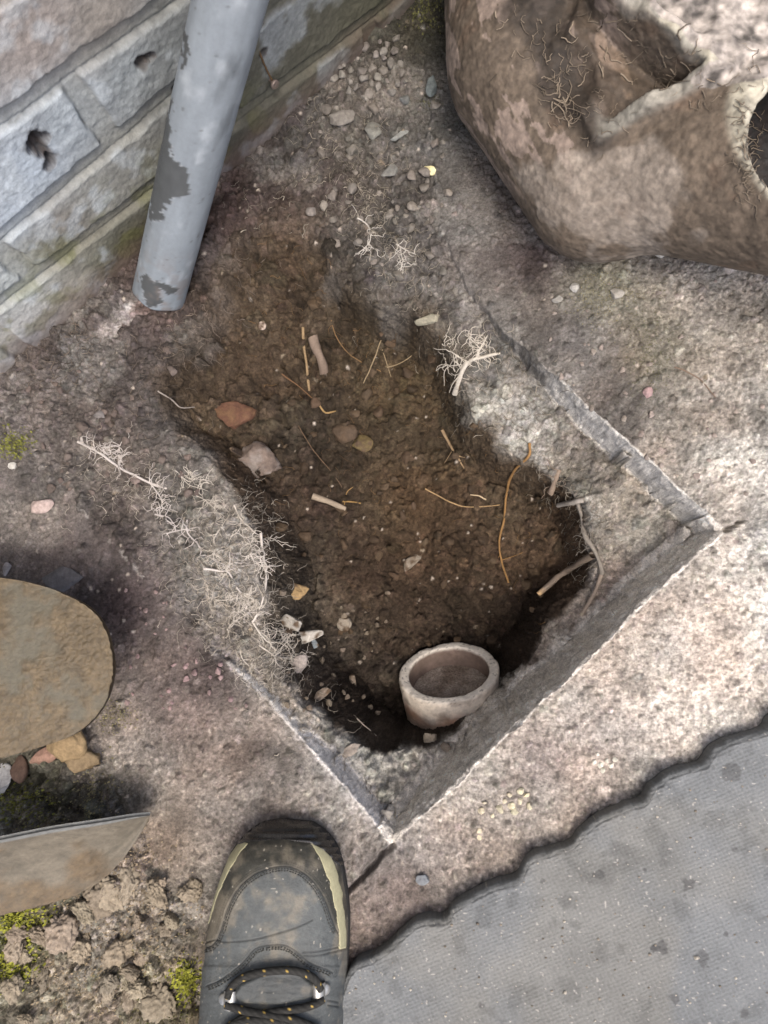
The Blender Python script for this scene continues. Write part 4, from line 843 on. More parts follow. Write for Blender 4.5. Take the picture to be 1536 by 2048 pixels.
# ------------------------------------------------------------------ roots
def px2m(p): return abs(H-p[2])/abs(ray(768, 1024)[2])/F
def root(name, label, branches, colour, cat='root', group=None, lift=.5, tip=None, fibres=0, seed=0, bark=.15, raw=False):
    ms = []; gg = np.random.default_rng(seed+5)
    for bi_, (pts, w0, w1) in enumerate(branches):
        P3_ = []
        for (u, v, *z) in pts:
            p = hit(u, v); 
            p[2] += (z[0] if z else 0)
            P3_.append(p)
        r0, r1 = w0*px2m(P3_[0])/2, w1*px2m(P3_[-1])/2
        P3_ = np.array(P3_); P3_[:, 2] += lift*max(r0, r1)+.0005
        n = max(4, int(np.linalg.norm(P3_[-1]-P3_[0])/.004/len(P3_))); q = smooth_poly(P3_, n, False)
        q = q+.0007*np.stack([fbm(q, 90, 3, seed+k) for k in range(3)], -1)
        zz = hq(q[:, 0], q[:, 1]); lim = zz+lift*max(r0, r1); q[:, 2] = np.maximum(q[:, 2], np.minimum(lim, q[:, 2]+.006)) 
        q[:, 2] = np.convolve(np.pad(q[:, 2], 2, 'edge'), np.ones(5)/5, 'valid')
        V, Fc = tube(q, [r0, r1], 9 if w0 > 4 else 6, rough=bark*1.6, seed=seed+bi_, sub=1)
        # close the ends with a small cap ring pulled to a point
        nseg = 9 if w0 > 4 else 6
        e = np.concatenate([V, q[:1], q[-1:]]); c0_, c1_ = len(V), len(V)+1; k = np.arange(nseg); k2 = (k+1) % nseg; base = len(V)-nseg
        caps = np.concatenate([np.stack([k, k2, np.full(nseg, c0_), np.full(nseg, c0_)], 1)[:, :4], np.stack([base+k2, base+k, np.full(nseg, c1_), np.full(nseg, c1_)], 1)])
        cl = lin(colour)*(1+.3*fbm(e, 250, 4, seed))[:, None]
        if tip is not None: t = np.concatenate([np.repeat(np.linspace(0, 1, len(q)), nseg), [0, 1]])[:, None]; tk = sm(.9, .97, t); cl = cl*(1-tk)+lin(tip)*tk
        ms.append((e, Fc, cl))
        for _ in range(fibres):
            i = gg.integers(1, len(q)-1); a = gg.uniform(0, 6.28); ptsf = [q[i]]; L = gg.integers(3, 8)
            for _k in range(L):
                a += gg.normal(0, .7); s = gg.uniform(.0015, .004); x, y = ptsf[-1][0]+math.cos(a)*s, ptsf[-1][1]+math.sin(a)*s
                ptsf.append(np.array([x, y, max(float(hq(x, y))+.0008, ptsf[-1][2]-.002)+gg.uniform(0, .0015)]))
            V2, F2 = tube(ptsf, [.00045, .00022], 4, sub=1); ms.append((V2, F2, np.tile(lin(colour)*1.1, (len(V2), 1))))
    V, Fc, cl = join(ms); o = mesh_obj(name, V, Fc, M_root, colr=cl); tag(o, label, cat, group); return o
WH = (178, 172, 160); TAN = (132, 102, 64)
root('root', 'thick white forked root with bare twigs on the upper right bank', [([(910, 790), (918, 758), (934, 728), (958, 718), (1000, 708)], 11, 6), ([(936, 726), (912, 712), (884, 690)], 4, 2), ([(952, 719), (962, 695), (975, 672)], 5, 2), ([(930, 728), (905, 733), (890, 728)], 3, 1.5), ([(962, 698), (945, 684), (935, 668)], 2.5, 1.2)], WH, fibres=14, seed=1)
root('root', 'long wavy orange brown root hanging down the right of the pit', [([(1058, 888), (1056, 915), (1026, 945), (1012, 990), (1008, 1040), (998, 1085), (1004, 1125), (1016, 1165)], 6, 3.5), ([(1004, 1120), (1030, 1112), (1045, 1105)], 1.6, 1), ([(1000, 1110), (985, 1128)], 1.6, 1)], TAN, seed=2, lift=1.2)
root('root_stub', 'stout grey root stub with a pale snapped tip, right of the pit', [([(1180, 1112, .02), (1135, 1138, .02), (1108, 1156, .025), (1072, 1188, .02)], 13, 11)], (120, 108, 96), tip=(190, 160, 120), seed=3)
root('root_stub', 'thin pale root stub pointing down beside the dark pit wall', [([(1202, 1150, .0), (1185, 1185, .01), (1156, 1230, .015)], 10, 7)], (138, 126, 114), tip=(170, 160, 140), seed=4)
root('root', 'furry white root crossing the left slab edge', [([(158, 885), (200, 906), (245, 938), (300, 965), (336, 978)], 6, 4), ([(170, 892), (215, 900), (240, 915)], 2, 1.5), ([(240, 935), (238, 905), (242, 890)], 2, 1.2), ([(300, 965), (325, 1000), (320, 1020)], 3, 1.5)], (176, 170, 164), fibres=22, seed=5)
root('root', 'white root running down the inner edge of the left root mat', [([(522, 1066), (528, 1110), (536, 1160), (524, 1208), (506, 1245)], 6, 4), ([(530, 1102), (505, 1108), (495, 1112)], 3, 1.6), ([(534, 1145), (520, 1120)], 3, 2)], (182, 176, 168), fibres=16, seed=6)
root('root', 'white forked root lying across the left root mat', [([(408, 1137), (440, 1142), (460, 1146), (478, 1178), (500, 1210), (516, 1250)], 5, 3), ([(460, 1146), (458, 1125)], 3, 1.5)], (176, 170, 164), fibres=14, seed=7)
root('root', 'pale rootlet over the dark cleft left of the hole', [([(376, 1040), (378, 1065), (402, 1097), (396, 1120)], 3.4, 2), ([(335, 1068), (360, 1060), (375, 1058)], 2.5, 1.5), ([(312, 1030), (340, 1036), (352, 1060)], 3, 1.6)], (176, 170, 166), fibres=8, seed=8)
root('root', 'straight tan root standing in the upper part of the hole', [([(606, 655), (610, 700), (616, 745), (620, 782)], 6, 5)], (132, 112, 84), seed=9, lift=1.2)
root('root_stub', 'short thick grey bark stub beside the straight tan root', [([(626, 676), (640, 712), (652, 750)], 20, 17)], (112, 98, 86), seed=10, bark=.25)
root('root', 'fine brown root curving across the top of the pit', [([(662, 640), (672, 672), (690, 700), (722, 725), (762, 745)], 2.2, 1.8)], (116, 92, 62), seed=11)
root('root', 'thin pale forked rootlet in the upper middle of the pit', [([(762, 682), (748, 720), (728, 768)], 2.6, 2), ([(765, 700), (775, 730), (782, 755)], 2, 1.3), ([(775, 735), (800, 728), (824, 712)], 2.2, 1.4)], (140, 124, 98), seed=12, lift=1.5)
root('root', 'tan rootlet lying level in the right half of the pit', [([(850, 978), (900, 1004), (940, 1015), (1000, 1010)], 2.6, 2)], (150, 126, 92), seed=13, lift=1.5)
root('root', 'short pale rootlet tip above the level tan one', [([(940, 990), (958, 993), (972, 1000)], 2.2, 3)], (176, 158, 130), seed=14, lift=1.5)
root('root', 'tan forked root tip in the middle right of the pit', [([(884, 860), (900, 892), (915, 915), (928, 938)], 7, 2.5), ([(912, 912), (930, 916)], 3, 1.5), ([(905, 900), (888, 928)], 1.8, 1)], (134, 114, 88), seed=15)
root('root_stub', 'whitish finger-like root piece in the middle of the pit', [([(626, 993), (655, 1003), (692, 1018)], 13, 9)], (140, 128, 112), seed=16)
root('root', 'golden straw-like rootlet beside the whitish root piece', [([(686, 1003), (705, 1004), (722, 1008)], 4, 3), ([(690, 1010), (695, 985), (706, 975)], 2, 1.5)], (132, 106, 66), seed=17)
root('root_stub', 'snapped grey stub poking level from the right bank', [([(1112, 1015, .012), (1140, 1008, .012), (1165, 1002, .004)], 9, 10)], (150, 144, 136), seed=18)
root('root', 'grey root running down the right bank', [([(1150, 985), (1160, 1035), (1172, 1075), (1192, 1110), (1204, 1150)], 10, 9)], (124, 118, 110), fibres=26, seed=19, bark=.25)
root('root_stub', 'brown finger of root at the top of the right bank', [([(1118, 940), (1108, 965), (1100, 988)], 9, 12)], (128, 114, 100), seed=20, fibres=6)
root('twig', 'thin dry twig on the upper right slab', [([(1348, 735), (1375, 745), (1402, 762), (1430, 795)], 3.5, 2)], (120, 104, 90), cat='twig', seed=21)
root('root', 'pale rootlet curving on the dark earth left of the reddish lump', [([(316, 782), (345, 800), (362, 815), (392, 816)], 3, 2.4)], (148, 140, 132), seed=22)
root('root', 'white rootlet hanging in the tangle above the hole', [([(716, 438), (735, 452), (742, 470), (738, 492)], 3, 2.4), ([(738, 488), (728, 500)], 2, 1), ([(738, 490), (752, 500)], 2, 1)], (172, 168, 160), seed=23, fibres=5, lift=1.5)
root('root', 'fine white forked rootlet right of the root tangle', [([(792, 490), (812, 502), (832, 512)], 2.8, 2), ([(800, 496), (806, 520), (820, 530)], 2.4, 1.6), ([(806, 524), (800, 545)], 2, 1)], (168, 164, 156), seed=24, fibres=8, lift=1.5)
root('root', 'yellow rootlet tip in the soil right of the bark stub', [([(640, 812), (652, 826), (672, 822)], 4, 3)], (140, 116, 78), seed=25)
root('root', 'brownish thread root falling from the reddish lump towards the pit middle', [([(560, 745), (600, 775), (640, 810)], 2.4, 1.8)], (108, 82, 58), seed=26)
root('root', 'thread root slanting through the left half of the pit floor', [([(595, 850), (630, 905), (660, 940), (685, 975)], 1.8, 1.4)], (100, 82, 64), seed=27)
root('root', 'pale bent rootlet low at the front left of the pit', [([(715, 1435), (735, 1452), (755, 1468)], 2.6, 2)], (160, 152, 140), seed=28, lift=2)

for i_, (u, v, a0, L_, w_) in enumerate([(470, 1010, 70, 120, 3.2), (440, 1060, 110, 90, 3), (505, 1240, 60, 110, 4.5), (520, 1290, 50, 90, 4), (430, 1200, 20, 90, 2.8), (480, 1300, 35, 80, 3), (560, 1260, 80, 90, 3.4), (390, 990, 30, 90, 2.6), (350, 940, 20, 80, 2.4), (455, 1260, -20, 90, 2.6), (505, 1170, 100, 70, 3), (410, 1160, 60, 70, 2.4)]):
    gg_ = np.random.default_rng(300+i_); pts_ = [(u, v)]; a_ = math.radians(a0)
    for k_ in range(4): a_ += gg_.normal(0, .35); pts_.append((pts_[-1][0]+math.cos(a_)*L_/4, pts_[-1][1]+math.sin(a_)*L_/4))
    br_ = [(pts_, w_, w_*.45)]
    for k_ in (1, 2, 3):
        b_ = a_+gg_.choice([-1, 1])*gg_.uniform(.5, 1.1); q_ = pts_[k_]; br_.append(([q_, (q_[0]+math.cos(b_)*L_*.2, q_[1]+math.sin(b_)*L_*.2), (q_[0]+math.cos(b_+.4)*L_*.38, q_[1]+math.sin(b_+.4)*L_*.38)], w_*.6, w_*.3))
    root('root', ['thin', 'thicker'][w_ > 3]+' whitish root in the left mat, '+place_words(u, v), br_, (176-4*(i_ % 4), 170-4*(i_ % 4), 160-4*(i_ % 4)), group='strands of the left root mat', fibres=6, seed=60+i_, lift=1.2)
# fine root fibres: past counting
def fibres(name, label, zones, colour, seed):
    gg = np.random.default_rng(seed); ms = []
    for (u, v, su, sv, n, a0) in zones:
        for _ in range(n):
            p = hit(float(np.clip(gg.normal(u, su), 2, 1534)), float(np.clip(gg.normal(v, sv), 2, 2046))); a = math.radians(a0)+gg.normal(0, 1.0) if a0 is not None else gg.uniform(0, 6.28)
            pts = [p+np.array([0, 0, .0008])]; L = gg.integers(3, 9); st_ = gg.uniform(.001, .0026)
            for _k in range(L):
                a += gg.normal(0, .6); x, y = pts[-1][0]+math.cos(a)*st_, pts[-1][1]+math.sin(a)*st_; z = float(hq(x, y))
                pts.append(np.array([x, y, np.clip(z+.0012+gg.uniform(0, .001), pts[-1][2]-.0018, pts[-1][2]+.0025)]))
            r = gg.uniform(.00014, .00040)*(1.6 if gg.random() < .06 else 1); V, Fc = tube(pts, [r, r*.5], 3, sub=1); ms.append((V, Fc, np.tile(lin(colour)*np.array([1, .97, .9])*gg.uniform(.2, .95), (len(V), 1))))
    V, Fc, cl = join(ms); o = mesh_obj(name, V, Fc, M_root, colr=cl); tag(o, label, 'roots', kind='stuff'); return o
fibres('root_fibres', 'matted fine white root fibres on the left bank of the hole', [(465, 1150, 55, 65, 620, 120), (400, 1090, 40, 40, 220, 150), (515, 1270, 30, 45, 420, 120), (560, 1350, 26, 35, 380, 120), (440, 1250, 30, 25, 200, 120), (300, 985, 60, 30, 160, 150), (230, 920, 50, 30, 80, 150), (500, 1040, 25, 40, 120, 60), (620, 1440, 50, 40, 80, None)], (182, 176, 168), 31)
fibres('root_fibres', 'fine pale root fibres on the earth above and right of the hole', [(730, 370, 40, 40, 200, None), (690, 240, 60, 30, 60, None), (800, 520, 50, 40, 120, None), (735, 445, 25, 25, 90, None), (950, 700, 45, 25, 170, None), (1130, 960, 45, 35, 150, None), (1180, 1080, 30, 60, 160, 110), (1000, 790, 60, 40, 120, 140), (640, 300, 40, 40, 60, None), (560, 400, 60, 40, 60, None), (850, 620, 60, 40, 60, None), (1060, 850, 50, 40, 50, None)], (166, 160, 150), 32)
fibres('root_fibres', 'dry grey root fibres on the dark earth along the wall foot', [(130, 690, 60, 30, 120, None), (180, 740, 70, 40, 80, None), (370, 690, 40, 40, 110, None), (400, 640, 40, 30, 60, None), (250, 830, 60, 40, 60, None), (60, 760, 40, 30, 40, None), (480, 560, 40, 60, 40, None)], (132, 122, 114), 33)
fibres('root_fibres', 'sparse brown root fibres on the soil inside the hole', [(750, 750, 90, 70, 60, None), (680, 950, 90, 80, 60, None), (900, 900, 90, 80, 50, None), (1060, 1150, 50, 60, 30, None), (560, 600, 60, 60, 30, None)], (116, 92, 64), 34)

# dry roots clinging to the gully
_gu, _gv = proj(gv2); _vis = gn_top = None
def ghit(u, v):
    d = (_gu-u)**2+(_gv-v)**2; k = np.nonzero(d < 16)[0]
    return gv2[k[np.argmax(gv2[k, 2])]] if len(k) else None
def gfib(zones, seed):
    gg = np.random.default_rng(seed); ms = []
    for (u, v, su, sv, n, big_) in zones:
        for _ in range(n):
            uu, vv_ = gg.normal(u, su), gg.normal(v, sv); a = gg.uniform(0, 6.28); pts = []; st_ = gg.uniform(4, 9)*(1.6 if big_ else 1)
            for _k in range(gg.integers(3, 7)):
                p = ghit(uu, vv_)
                if p is None: break
                pts.append(p+np.array([0, 0, .0012])); a += gg.normal(0, .6); uu += math.cos(a)*st_; vv_ += math.sin(a)*st_
            if len(pts) < 3: continue
            r_ = gg.uniform(.0002, .0005)*(1.6 if big_ else 1); V, Fc = tube(pts, [r_, r_*.5], 4, sub=1); ms.append((V, Fc, np.tile(lin((140, 128, 112))*gg.uniform(.3, 1.05), (len(V), 1))))
    V, Fc, cl = join(ms); o = mesh_obj('root_fibres', V, Fc, M_root, colr=cl); tag(o, 'dry pale root fibres clinging to the mud on the clay gully', 'roots', kind='stuff')
gfib([(1120, 190, 34, 55, 45, 0), (1085, 90, 40, 50, 24, 0), (1180, 240, 34, 34, 30, 0), (1110, 200, 14, 14, 14, 1), (1240, 120, 60, 60, 30, 1), (1490, 330, 14, 60, 80, 0), (1400, 150, 60, 30, 40, 0), (960, 60, 30, 50, 6, 1)], 51)

# ------------------------------------------------------------------ moss: tufts of tiny leaves
def moss(name, label, zones, cols, seed):
    gg = np.random.default_rng(seed); V = []; Fs = []; Cs = []; o = 0
    for (u, v, su, sv, n, ci, sz) in zones:
        for _ in range(n):
            p = hit(float(np.clip(gg.normal(u, su), -60, 1590)), float(np.clip(gg.normal(v, sv), -60, 2110))); a = gg.uniform(0, 6.28); L = sz*gg.uniform(.5, 1.3); w = L*.22
            d = np.array([math.cos(a)*.6, math.sin(a)*.6, .8]); s = np.array([-math.sin(a), math.cos(a), 0])*w
            V += [p-s, p+s, p+d*L*.6+s*.8, p+d*L*.6-s*.8, p+d*L+np.array([d[0], d[1], -.2])*L*.2]; Fs += [[o, o+1, o+2, o+3], [o+3, o+2, o+4, o+4]]; o += 5
            Cs += [lin(cols[ci])*gg.uniform(.6, 1.3)]*5
    ob = mesh_obj(name, np.array(V), np.array(Fs), M_moss, colr=np.array(Cs), smooth=False); tag(ob, label, 'moss', kind='stuff'); return ob
MC = [(150, 152, 62), (116, 118, 60), (128, 122, 92), (92, 92, 56), (150, 136, 112)]
moss('moss', 'bright yellow green moss on the rubble beside the boot', [(45, 1850, 28, 28, 1100, 0, .004), (20, 1930, 25, 22, 700, 0, .004), (372, 1960, 14, 20, 500, 0, .004), (35, 1600, 40, 22, 700, 1, .0035), (100, 1640, 30, 20, 300, 2, .003), (190, 1590, 20, 35, 400, 2, .003), (330, 2020, 50, 25, 300, 3, .003)], MC, 41)
moss('moss', 'dull moss on the crumbly rubble at the lower left', [(230, 1430, 25, 15, 300, 2, .0025), (250, 1700, 40, 30, 400, 4, .003), (200, 1800, 60, 40, 700, 4, .003), (150, 1950, 80, 50, 900, 4, .003), (300, 1850, 50, 50, 600, 4, .003), (300, 1960, 50, 40, 500, 2, .003)], MC, 42)
moss('moss', 'small green moss tuft at the left edge of the slab', [(28, 888, 16, 14, 500, 1, .0035)], MC, 43)
moss('moss', 'olive moss film on the gritty slab below the gully', [(1210, 590, 40, 35, 700, 2, .0018), (1300, 700, 25, 50, 600, 3, .0015), (850, 20, 22, 22, 400, 3, .003), (858, 205, 12, 12, 100, 3, .002)], MC, 44)

# ------------------------------------------------------------------ shovel blade (left) and second blade below it
def fan(outl, zf, rings=60, n=260, thick=.0028, seed=0):
    ol = smooth_poly(outl, 12, True); L = np.linspace(0, len(ol), n, endpoint=False); ol = np.array([ol[int(i)] for i in L]); c = ol.mean(0)
    t = np.linspace(0, 1, rings)[:, None, None]; px_ = c+(ol-c)[None]*t
    V = np.array([[P(a, b, zf(a, b)) for a, b in row_] for row_ in px_])
    return V, px_
def blade_z(a, b): 
    return .075+(228-a)*.00008+.012*((b-1340)/190)**2*-1+.008
BO = [(-300, 1130), (-120, 1138), (0, 1155), (60, 1165), (120, 1184), (178, 1214), (210, 1252), (225, 1300), (228, 1345), (216, 1395), (190, 1436), (150, 1468), (100, 1488), (40, 1506), (-20, 1520), (-140, 1530), (-300, 1535)]
V, px_ = fan(BO, blade_z, 90, 420)
crust = sm(-.22, .26, fbm(V, 26, 4, 801)+.4*fbm(V, 80, 4, 802)+.45*sm(0, 120, np.abs(px_[..., 0]-40)+np.abs(px_[..., 1]-1330)-90)+.02)
thk = crust*(.0018*np.clip(vn(V*330, 807)-.25, 0, 1)+.0022*np.clip(vn(V*170, 809)-.35, 0, 1)+.0012+.0032*np.abs(fbm(V, 130, 4, 803))+.0008*vn(V*600, 804))
V[..., 2] += thk
bc = lin((88, 84, 72))*(1+.15*fbm(V, 60, 4, 805))[..., None]; cr_ = lin((92, 81, 63))*(1+.4*fbm(V, 110, 4, 806)+.3*fbm(V, 420, 3, 808))[..., None]; bc = bc*(1-crust[..., None])+cr_*crust[..., None]
br = np.zeros(V.shape[:2]); 
nr, nc = V.shape[:2]; un = V.copy(); un[..., 2] -= .003+thk; 
edge_a = (nr-1)*nc+np.arange(nc); ea2 = np.roll(edge_a, -1); o2 = nr*nc
fb_ = grid_faces(nr, nc, True)
sh = empty('shovel', tuple(P(-100, 1330, .08)))
def world_child(name, v, f, m, parent, c=None, **k):
    v = np.asarray(v)-np.array(parent.location); return mesh_obj(name, v, f, m, parent=parent, colr=c, **k)
tb = un.reshape(-1, 3)
world_child('blade', np.concatenate([V.reshape(-1, 3), tb]), np.concatenate([fb_, fb_[:, ::-1]+o2, np.stack([edge_a, edge_a+o2, ea2+o2, ea2], 1)]), M_steel, sh, np.concatenate([bc.reshape(-1, 3), bc.reshape(-1, 3)]))
q0, q1, q2 = P(-200, 1335, .10), P(-420, 1350, .13), P(-1200, 1400, .20)
Vt, Ft = tube([P(-120, 1330, .092), q0, q1], [.012, .019, .021], 20); world_child('socket', Vt, Ft, M_steel, sh, np.tile(lin((100, 98, 92)), (len(Vt), 1)))
Vt, Ft = tube([q1, (q1+q2)/2, q2], [.0185, .018, .019], 20); world_child('shaft', Vt, Ft, M_stone, sh, np.tile(lin((130, 104, 74)), (len(Vt), 1)))
tag(sh, 'rounded steel shovel blade caked with tan mud at the left edge', 'shovel')
# second, narrow blade seen almost edge-on
topc = smooth_poly([P(-260, 1715, .115), P(-100, 1698, .105), P(0, 1680, .095), P(100, 1660, .082), (P(200, 1645, .066)), P(262, 1635, .050), P(300, 1631, .036)], 16, False)
botc = smooth_poly([P(-260, 1880, .075), P(-100, 1855, .06), P(0, 1828, .045), P(110, 1802, .032), P(190, 1768, .024), P(250, 1712, .022), P(298, 1640, .030)], 16, False)
nw = 44; tt_ = np.linspace(0, 1, nw); BV = topc[:, None]*(1-tt_)[None, :, None]+botc[:, None]*tt_[None, :, None]
nb = np.cross(botc[10]-topc[10], topc[40]-topc[10]); nb /= np.linalg.norm(nb); nb = nb if nb[2] > 0 else -nb
BV = BV-nb*(.012*np.sin(math.pi*tt_))[None, :, None]*np.linspace(1, .2, len(topc))[:, None, None]
cr2 = sm(-.1, .5, fbm(BV, 34, 4, 811)+.8*(tt_-.45)[None]); BV = BV+nb*(cr2*(.001+.0022*np.abs(fbm(BV, 140, 4, 812))+.0018*np.clip(vn(BV*300, 816)-.2, 0, 1)))[..., None]
sxx = np.stack([BV[..., 0]*8, (tt_*.09)[None]+0*BV[..., 1], 0*BV[..., 1]], -1)
stri = fbm(sxx*np.array([1, 12, 1.]), 10, 4, 813)
b2c = lin((100, 94, 82))*(1+.35*stri)[..., None]; b2c = b2c*(1-cr2[..., None]*.8)+lin((90, 76, 56))*(1+.5*fbm(BV, 120, 4, 814)+.3*fbm(BV, 420, 3, 815))[..., None]*cr2[..., None]*.8
b2c[:, :3] = lin((112, 114, 112)); UV_ = BV-nb*.004; n0, n1 = BV.shape[:2]; N_ = n0*n1; f_ = grid_faces(n0, n1)
per = np.concatenate([np.arange(n1), np.arange(1, n0)*n1+n1-1, (n0-1)*n1+np.arange(n1-2, -1, -1), np.arange(n0-2, 0, -1)*n1]); pn = np.roll(per, -1)
db = empty('trowel', tuple(P(-100, 1760, .09)))
world_child('blade', np.concatenate([BV.reshape(-1, 3), UV_.reshape(-1, 3)]), np.concatenate([f_[:, ::-1], f_+N_, np.stack([per, per+N_, pn+N_, pn], 1)]), M_steel, db, np.concatenate([b2c.reshape(-1, 3)]*2))
Vt, Ft = tube([P(-230, 1790, .095), P(-420, 1800, .12), P(-600, 1830, .14)], [.008, .014, .015], 16); world_child('handle', Vt, Ft, M_stone, db, np.tile(lin((120, 96, 70)), (len(Vt), 1)))
tag(db, 'narrow pointed steel blade seen nearly edge-on, below the shovel and left of the boot', 'trowel')

# ------------------------------------------------------------------ boot
BT = P(558, 1645, .016); BH = P(545, 2048, .05); ba = BH-BT; ba[2] = 0; ba /= np.linalg.norm(ba); bb = np.array([-ba[1], ba[0], 0]); bb = bb if bb[0] > 0 else -bb
OL = [(1652, 533, 590), (1662, 513, 611), (1673, 496, 628), (1686, 479, 643), (1699, 468, 654), (1720, 453, 666), (1760, 437, 677), (1800, 424, 684), (1850, 413, 689), (1900, 405, 689), (1950, 401, 686), (2000, 399, 683), (2048, 399, 681)]
sl_l = [(0, 0)]; sl_r = [(0, 0)]
for v, a, b in OL:
    for u, L in ((a, sl_l), (b, sl_r)):
        q = P(u, v, .032)-BT; L.append((float(q @ ba), float(q @ bb)))
sl_l = np.array(sorted(sl_l)); sl_r = np.array(sorted(sl_r)); smax = sl_l[-1][0]
ext_s = [smax+.04, smax+.09, smax+.115, smax+.132, smax+.140]; 
lw = list(sl_l[:, 1])+[sl_l[-1, 1]*.92, sl_l[-1, 1]*.82, sl_l[-1, 1]*.70, sl_l[-1, 1]*.45, -.002]; ls = list(sl_l[:, 0])+ext_s
rw = list(sl_r[:, 1])+[sl_r[-1, 1]*.92, sl_r[-1, 1]*.82, sl_r[-1, 1]*.70, sl_r[-1, 1]*.45, .002]; rs = list(sl_r[:, 0])+ext_s
ns, nph = 520, 300; ss = np.concatenate([np.linspace(0, 1, 130)**2*.04, np.linspace(.04, smax+.140, ns-129)[1:]]); ph = np.linspace(0, math.pi, nph)
k5 = np.ones(9)/9
def smo(a): return np.convolve(np.pad(a, 4, 'edge'), k5, 'valid')
LWs = np.interp(ss, ls, lw); RWs = np.interp(ss, rs, rw); LWs[130:] = smo(LWs)[130:]; RWs[130:] = smo(RWs)[130:]
HT = np.interp(ss, [0, .004, .012, .022, .04, .07, .10, .13, .16, .20, .24, .28, .30, .33], [.018, .030, .044, .052, .057, .060, .064, .070, .079, .095, .115, .135, .14, .14]); HT = smo(HT)
mid = (LWs+RWs)/2; hwid = (RWs-LWs)/2
cs = np.cos(ph); sn = np.sin(ph); lx = -np.sign(cs)*np.abs(cs)**.80; lz = np.abs(sn)**.72
zb = .010
BVb = BT*np.array([1, 1, 0])+ss[:, None, None]*ba+(mid[:, None]+hwid[:, None]*lx[None])[..., None]*bb
zz_ = zb+(HT[:, None]-zb)*lz[None]
zz_ = np.where(np.abs(sn)[None] < .02, zb, zz_); BVb[..., 2] = zz_
bq = grid_faces(ns, nph); bn_ = normals(BVb.reshape(-1, 3), bq).reshape(BVb.shape)
if bn_[250, 150, 2] < 0: bq = bq[:, ::-1]; bn_ = -bn_
bu, bv2 = proj(BVb)
SE = [[(400, 1896), (425, 1890), (441, 1860), (455, 1815), (478, 1775), (510, 1748), (550, 1734), (585, 1735), (620, 1756), (648, 1795), (665, 1840), (676, 1866)],
      [(404, 1888), (430, 1880), (450, 1884), (500, 1880), (550, 1868), (600, 1852), (625, 1840)],
      [(412, 1972), (440, 1960), (480, 1930), (510, 1898), (540, 1890), (572, 1891), (598, 1908), (620, 1926), (652, 1938), (664, 1945)],
      [(606, 1905), (640, 1902), (684, 1893)], [(608, 1912), (640, 1910), (682, 1900)],
      [(655, 2000), (676, 2004)], [(656, 2010), (676, 2013)]]
gro = np.zeros(bu.shape); stit = np.zeros(bu.shape)
for k, s_ in enumerate(SE):
    s_ = smooth_poly(s_, 6, False); dd, pr_ = seg_d(bu, bv2, s_); gro += np.exp(-(dd/1.5)**2)*(1 if k in (0, 2) else .8)
    if k in (0, 2):
        for o_ in (5.0, 9.0): stit += np.exp(-((dd-o_)/1.1)**2)*(.5+.5*np.sin(pr_*9))
d0 = sdist(bu, bv2, SE[0]+[(676, 1930), (400, 1930)])
crease = fbm(np.stack([bu*.010, bv2*.035], -1), 1.0, 4, 901)
dsp = -.0010*gro-.0003*np.clip(stit, 0, 1)+.0006*sm(0, 4, -d0)+.0009*crease*sm(1840, 1900, bv2)+.0003*fbm(BVb, 150, 4, 902)
tong = sm(0, 12, sdist(bu, bv2, [(462, 1990), (480, 1960), (540, 1934), (600, 1936), (632, 1965), (625, 1995), (560, 2012), (490, 2010)])); dsp += .003*tong*(1+.4*crease)
BV2 = BVb+bn_*dsp[..., None]
lea = lin((80, 84, 84))*(1+.16*fbm(BVb, 30, 4, 903)+.18*fbm(BVb, 110, 4, 904))[..., None]
olv = lin((54, 54, 49))*(1+.2*fbm(BVb, 40, 4, 905))[..., None]; ko = sm(-1.5, 1.5, -d0)*(bv2 < 1900); lea = lea*(1-ko[..., None])+olv*ko[..., None]
dus = sm(-.15, .5, fbm(BVb, 42, 4, 906)+.4*fbm(BVb, 160, 3, 907))[..., None]*.5; lea = lea*(1-dus)+lin((132, 124, 108))*dus
grk = np.clip(gro*.7+stit*.35+tong*.25, 0, .85)[..., None]; lea = lea*(1-grk)+lin((30, 31, 32))*grk
fl_ = (vn(BVb*420, 908) > .86)[..., None]*.5; lea = lea*(1-fl_)+lin((176, 170, 156))*fl_
boot = empty('boot', (float(BT[0]), float(BT[1]), 0.0))
# opening for the ankle: stop the upper at the collar
up_f = bq
bob = world_child('upper', BV2.reshape(-1, 3), up_f, M_leather, boot, lea.reshape(-1, 3))
fc_ = (bu.reshape(-1)[bq].mean(1), bv2.reshape(-1)[bq].mean(1)); nzf = bn_.reshape(-1, 3)[bq].mean(1)
def patch(name, mask, m, c, out, label=None, ridge=None):
    f = bq[mask]; used, inv = np.unique(f.ravel(), return_inverse=True); inv = inv.reshape(-1, 4)
    top_ = BVb.reshape(-1, 3)[used]+bn_.reshape(-1, 3)[used]*out
    if ridge is not None: top_ = top_+bn_.reshape(-1, 3)[used]*ridge(BVb.reshape(-1, 3)[used], bv2.reshape(-1)[used], bu.reshape(-1)[used])[:, None]
    bot_ = BVb.reshape(-1, 3)[used]-bn_.reshape(-1, 3)[used]*.001
    e = np.concatenate([inv[:, [0, 1]], inv[:, [1, 2]], inv[:, [2, 3]], inv[:, [3, 0]]]); key = {tuple(x) for x in map(tuple, e)}
    bd_ = np.array([x for x in key if (x[1], x[0]) not in key]); N = len(used)
    fs = np.concatenate([inv, np.stack([bd_[:, 1], bd_[:, 0], bd_[:, 0]+N, bd_[:, 1]+N], 1)])
    vv = np.concatenate([top_, bot_]); cc_ = None if c is None else np.tile(lin(c), (2*N, 1))*(1+.25*fbm(vv, 120, 4, 77))[:, None]
    o = world_child(name, vv, fs, m, boot, cc_)
    if label: o['label'] = label
    return o
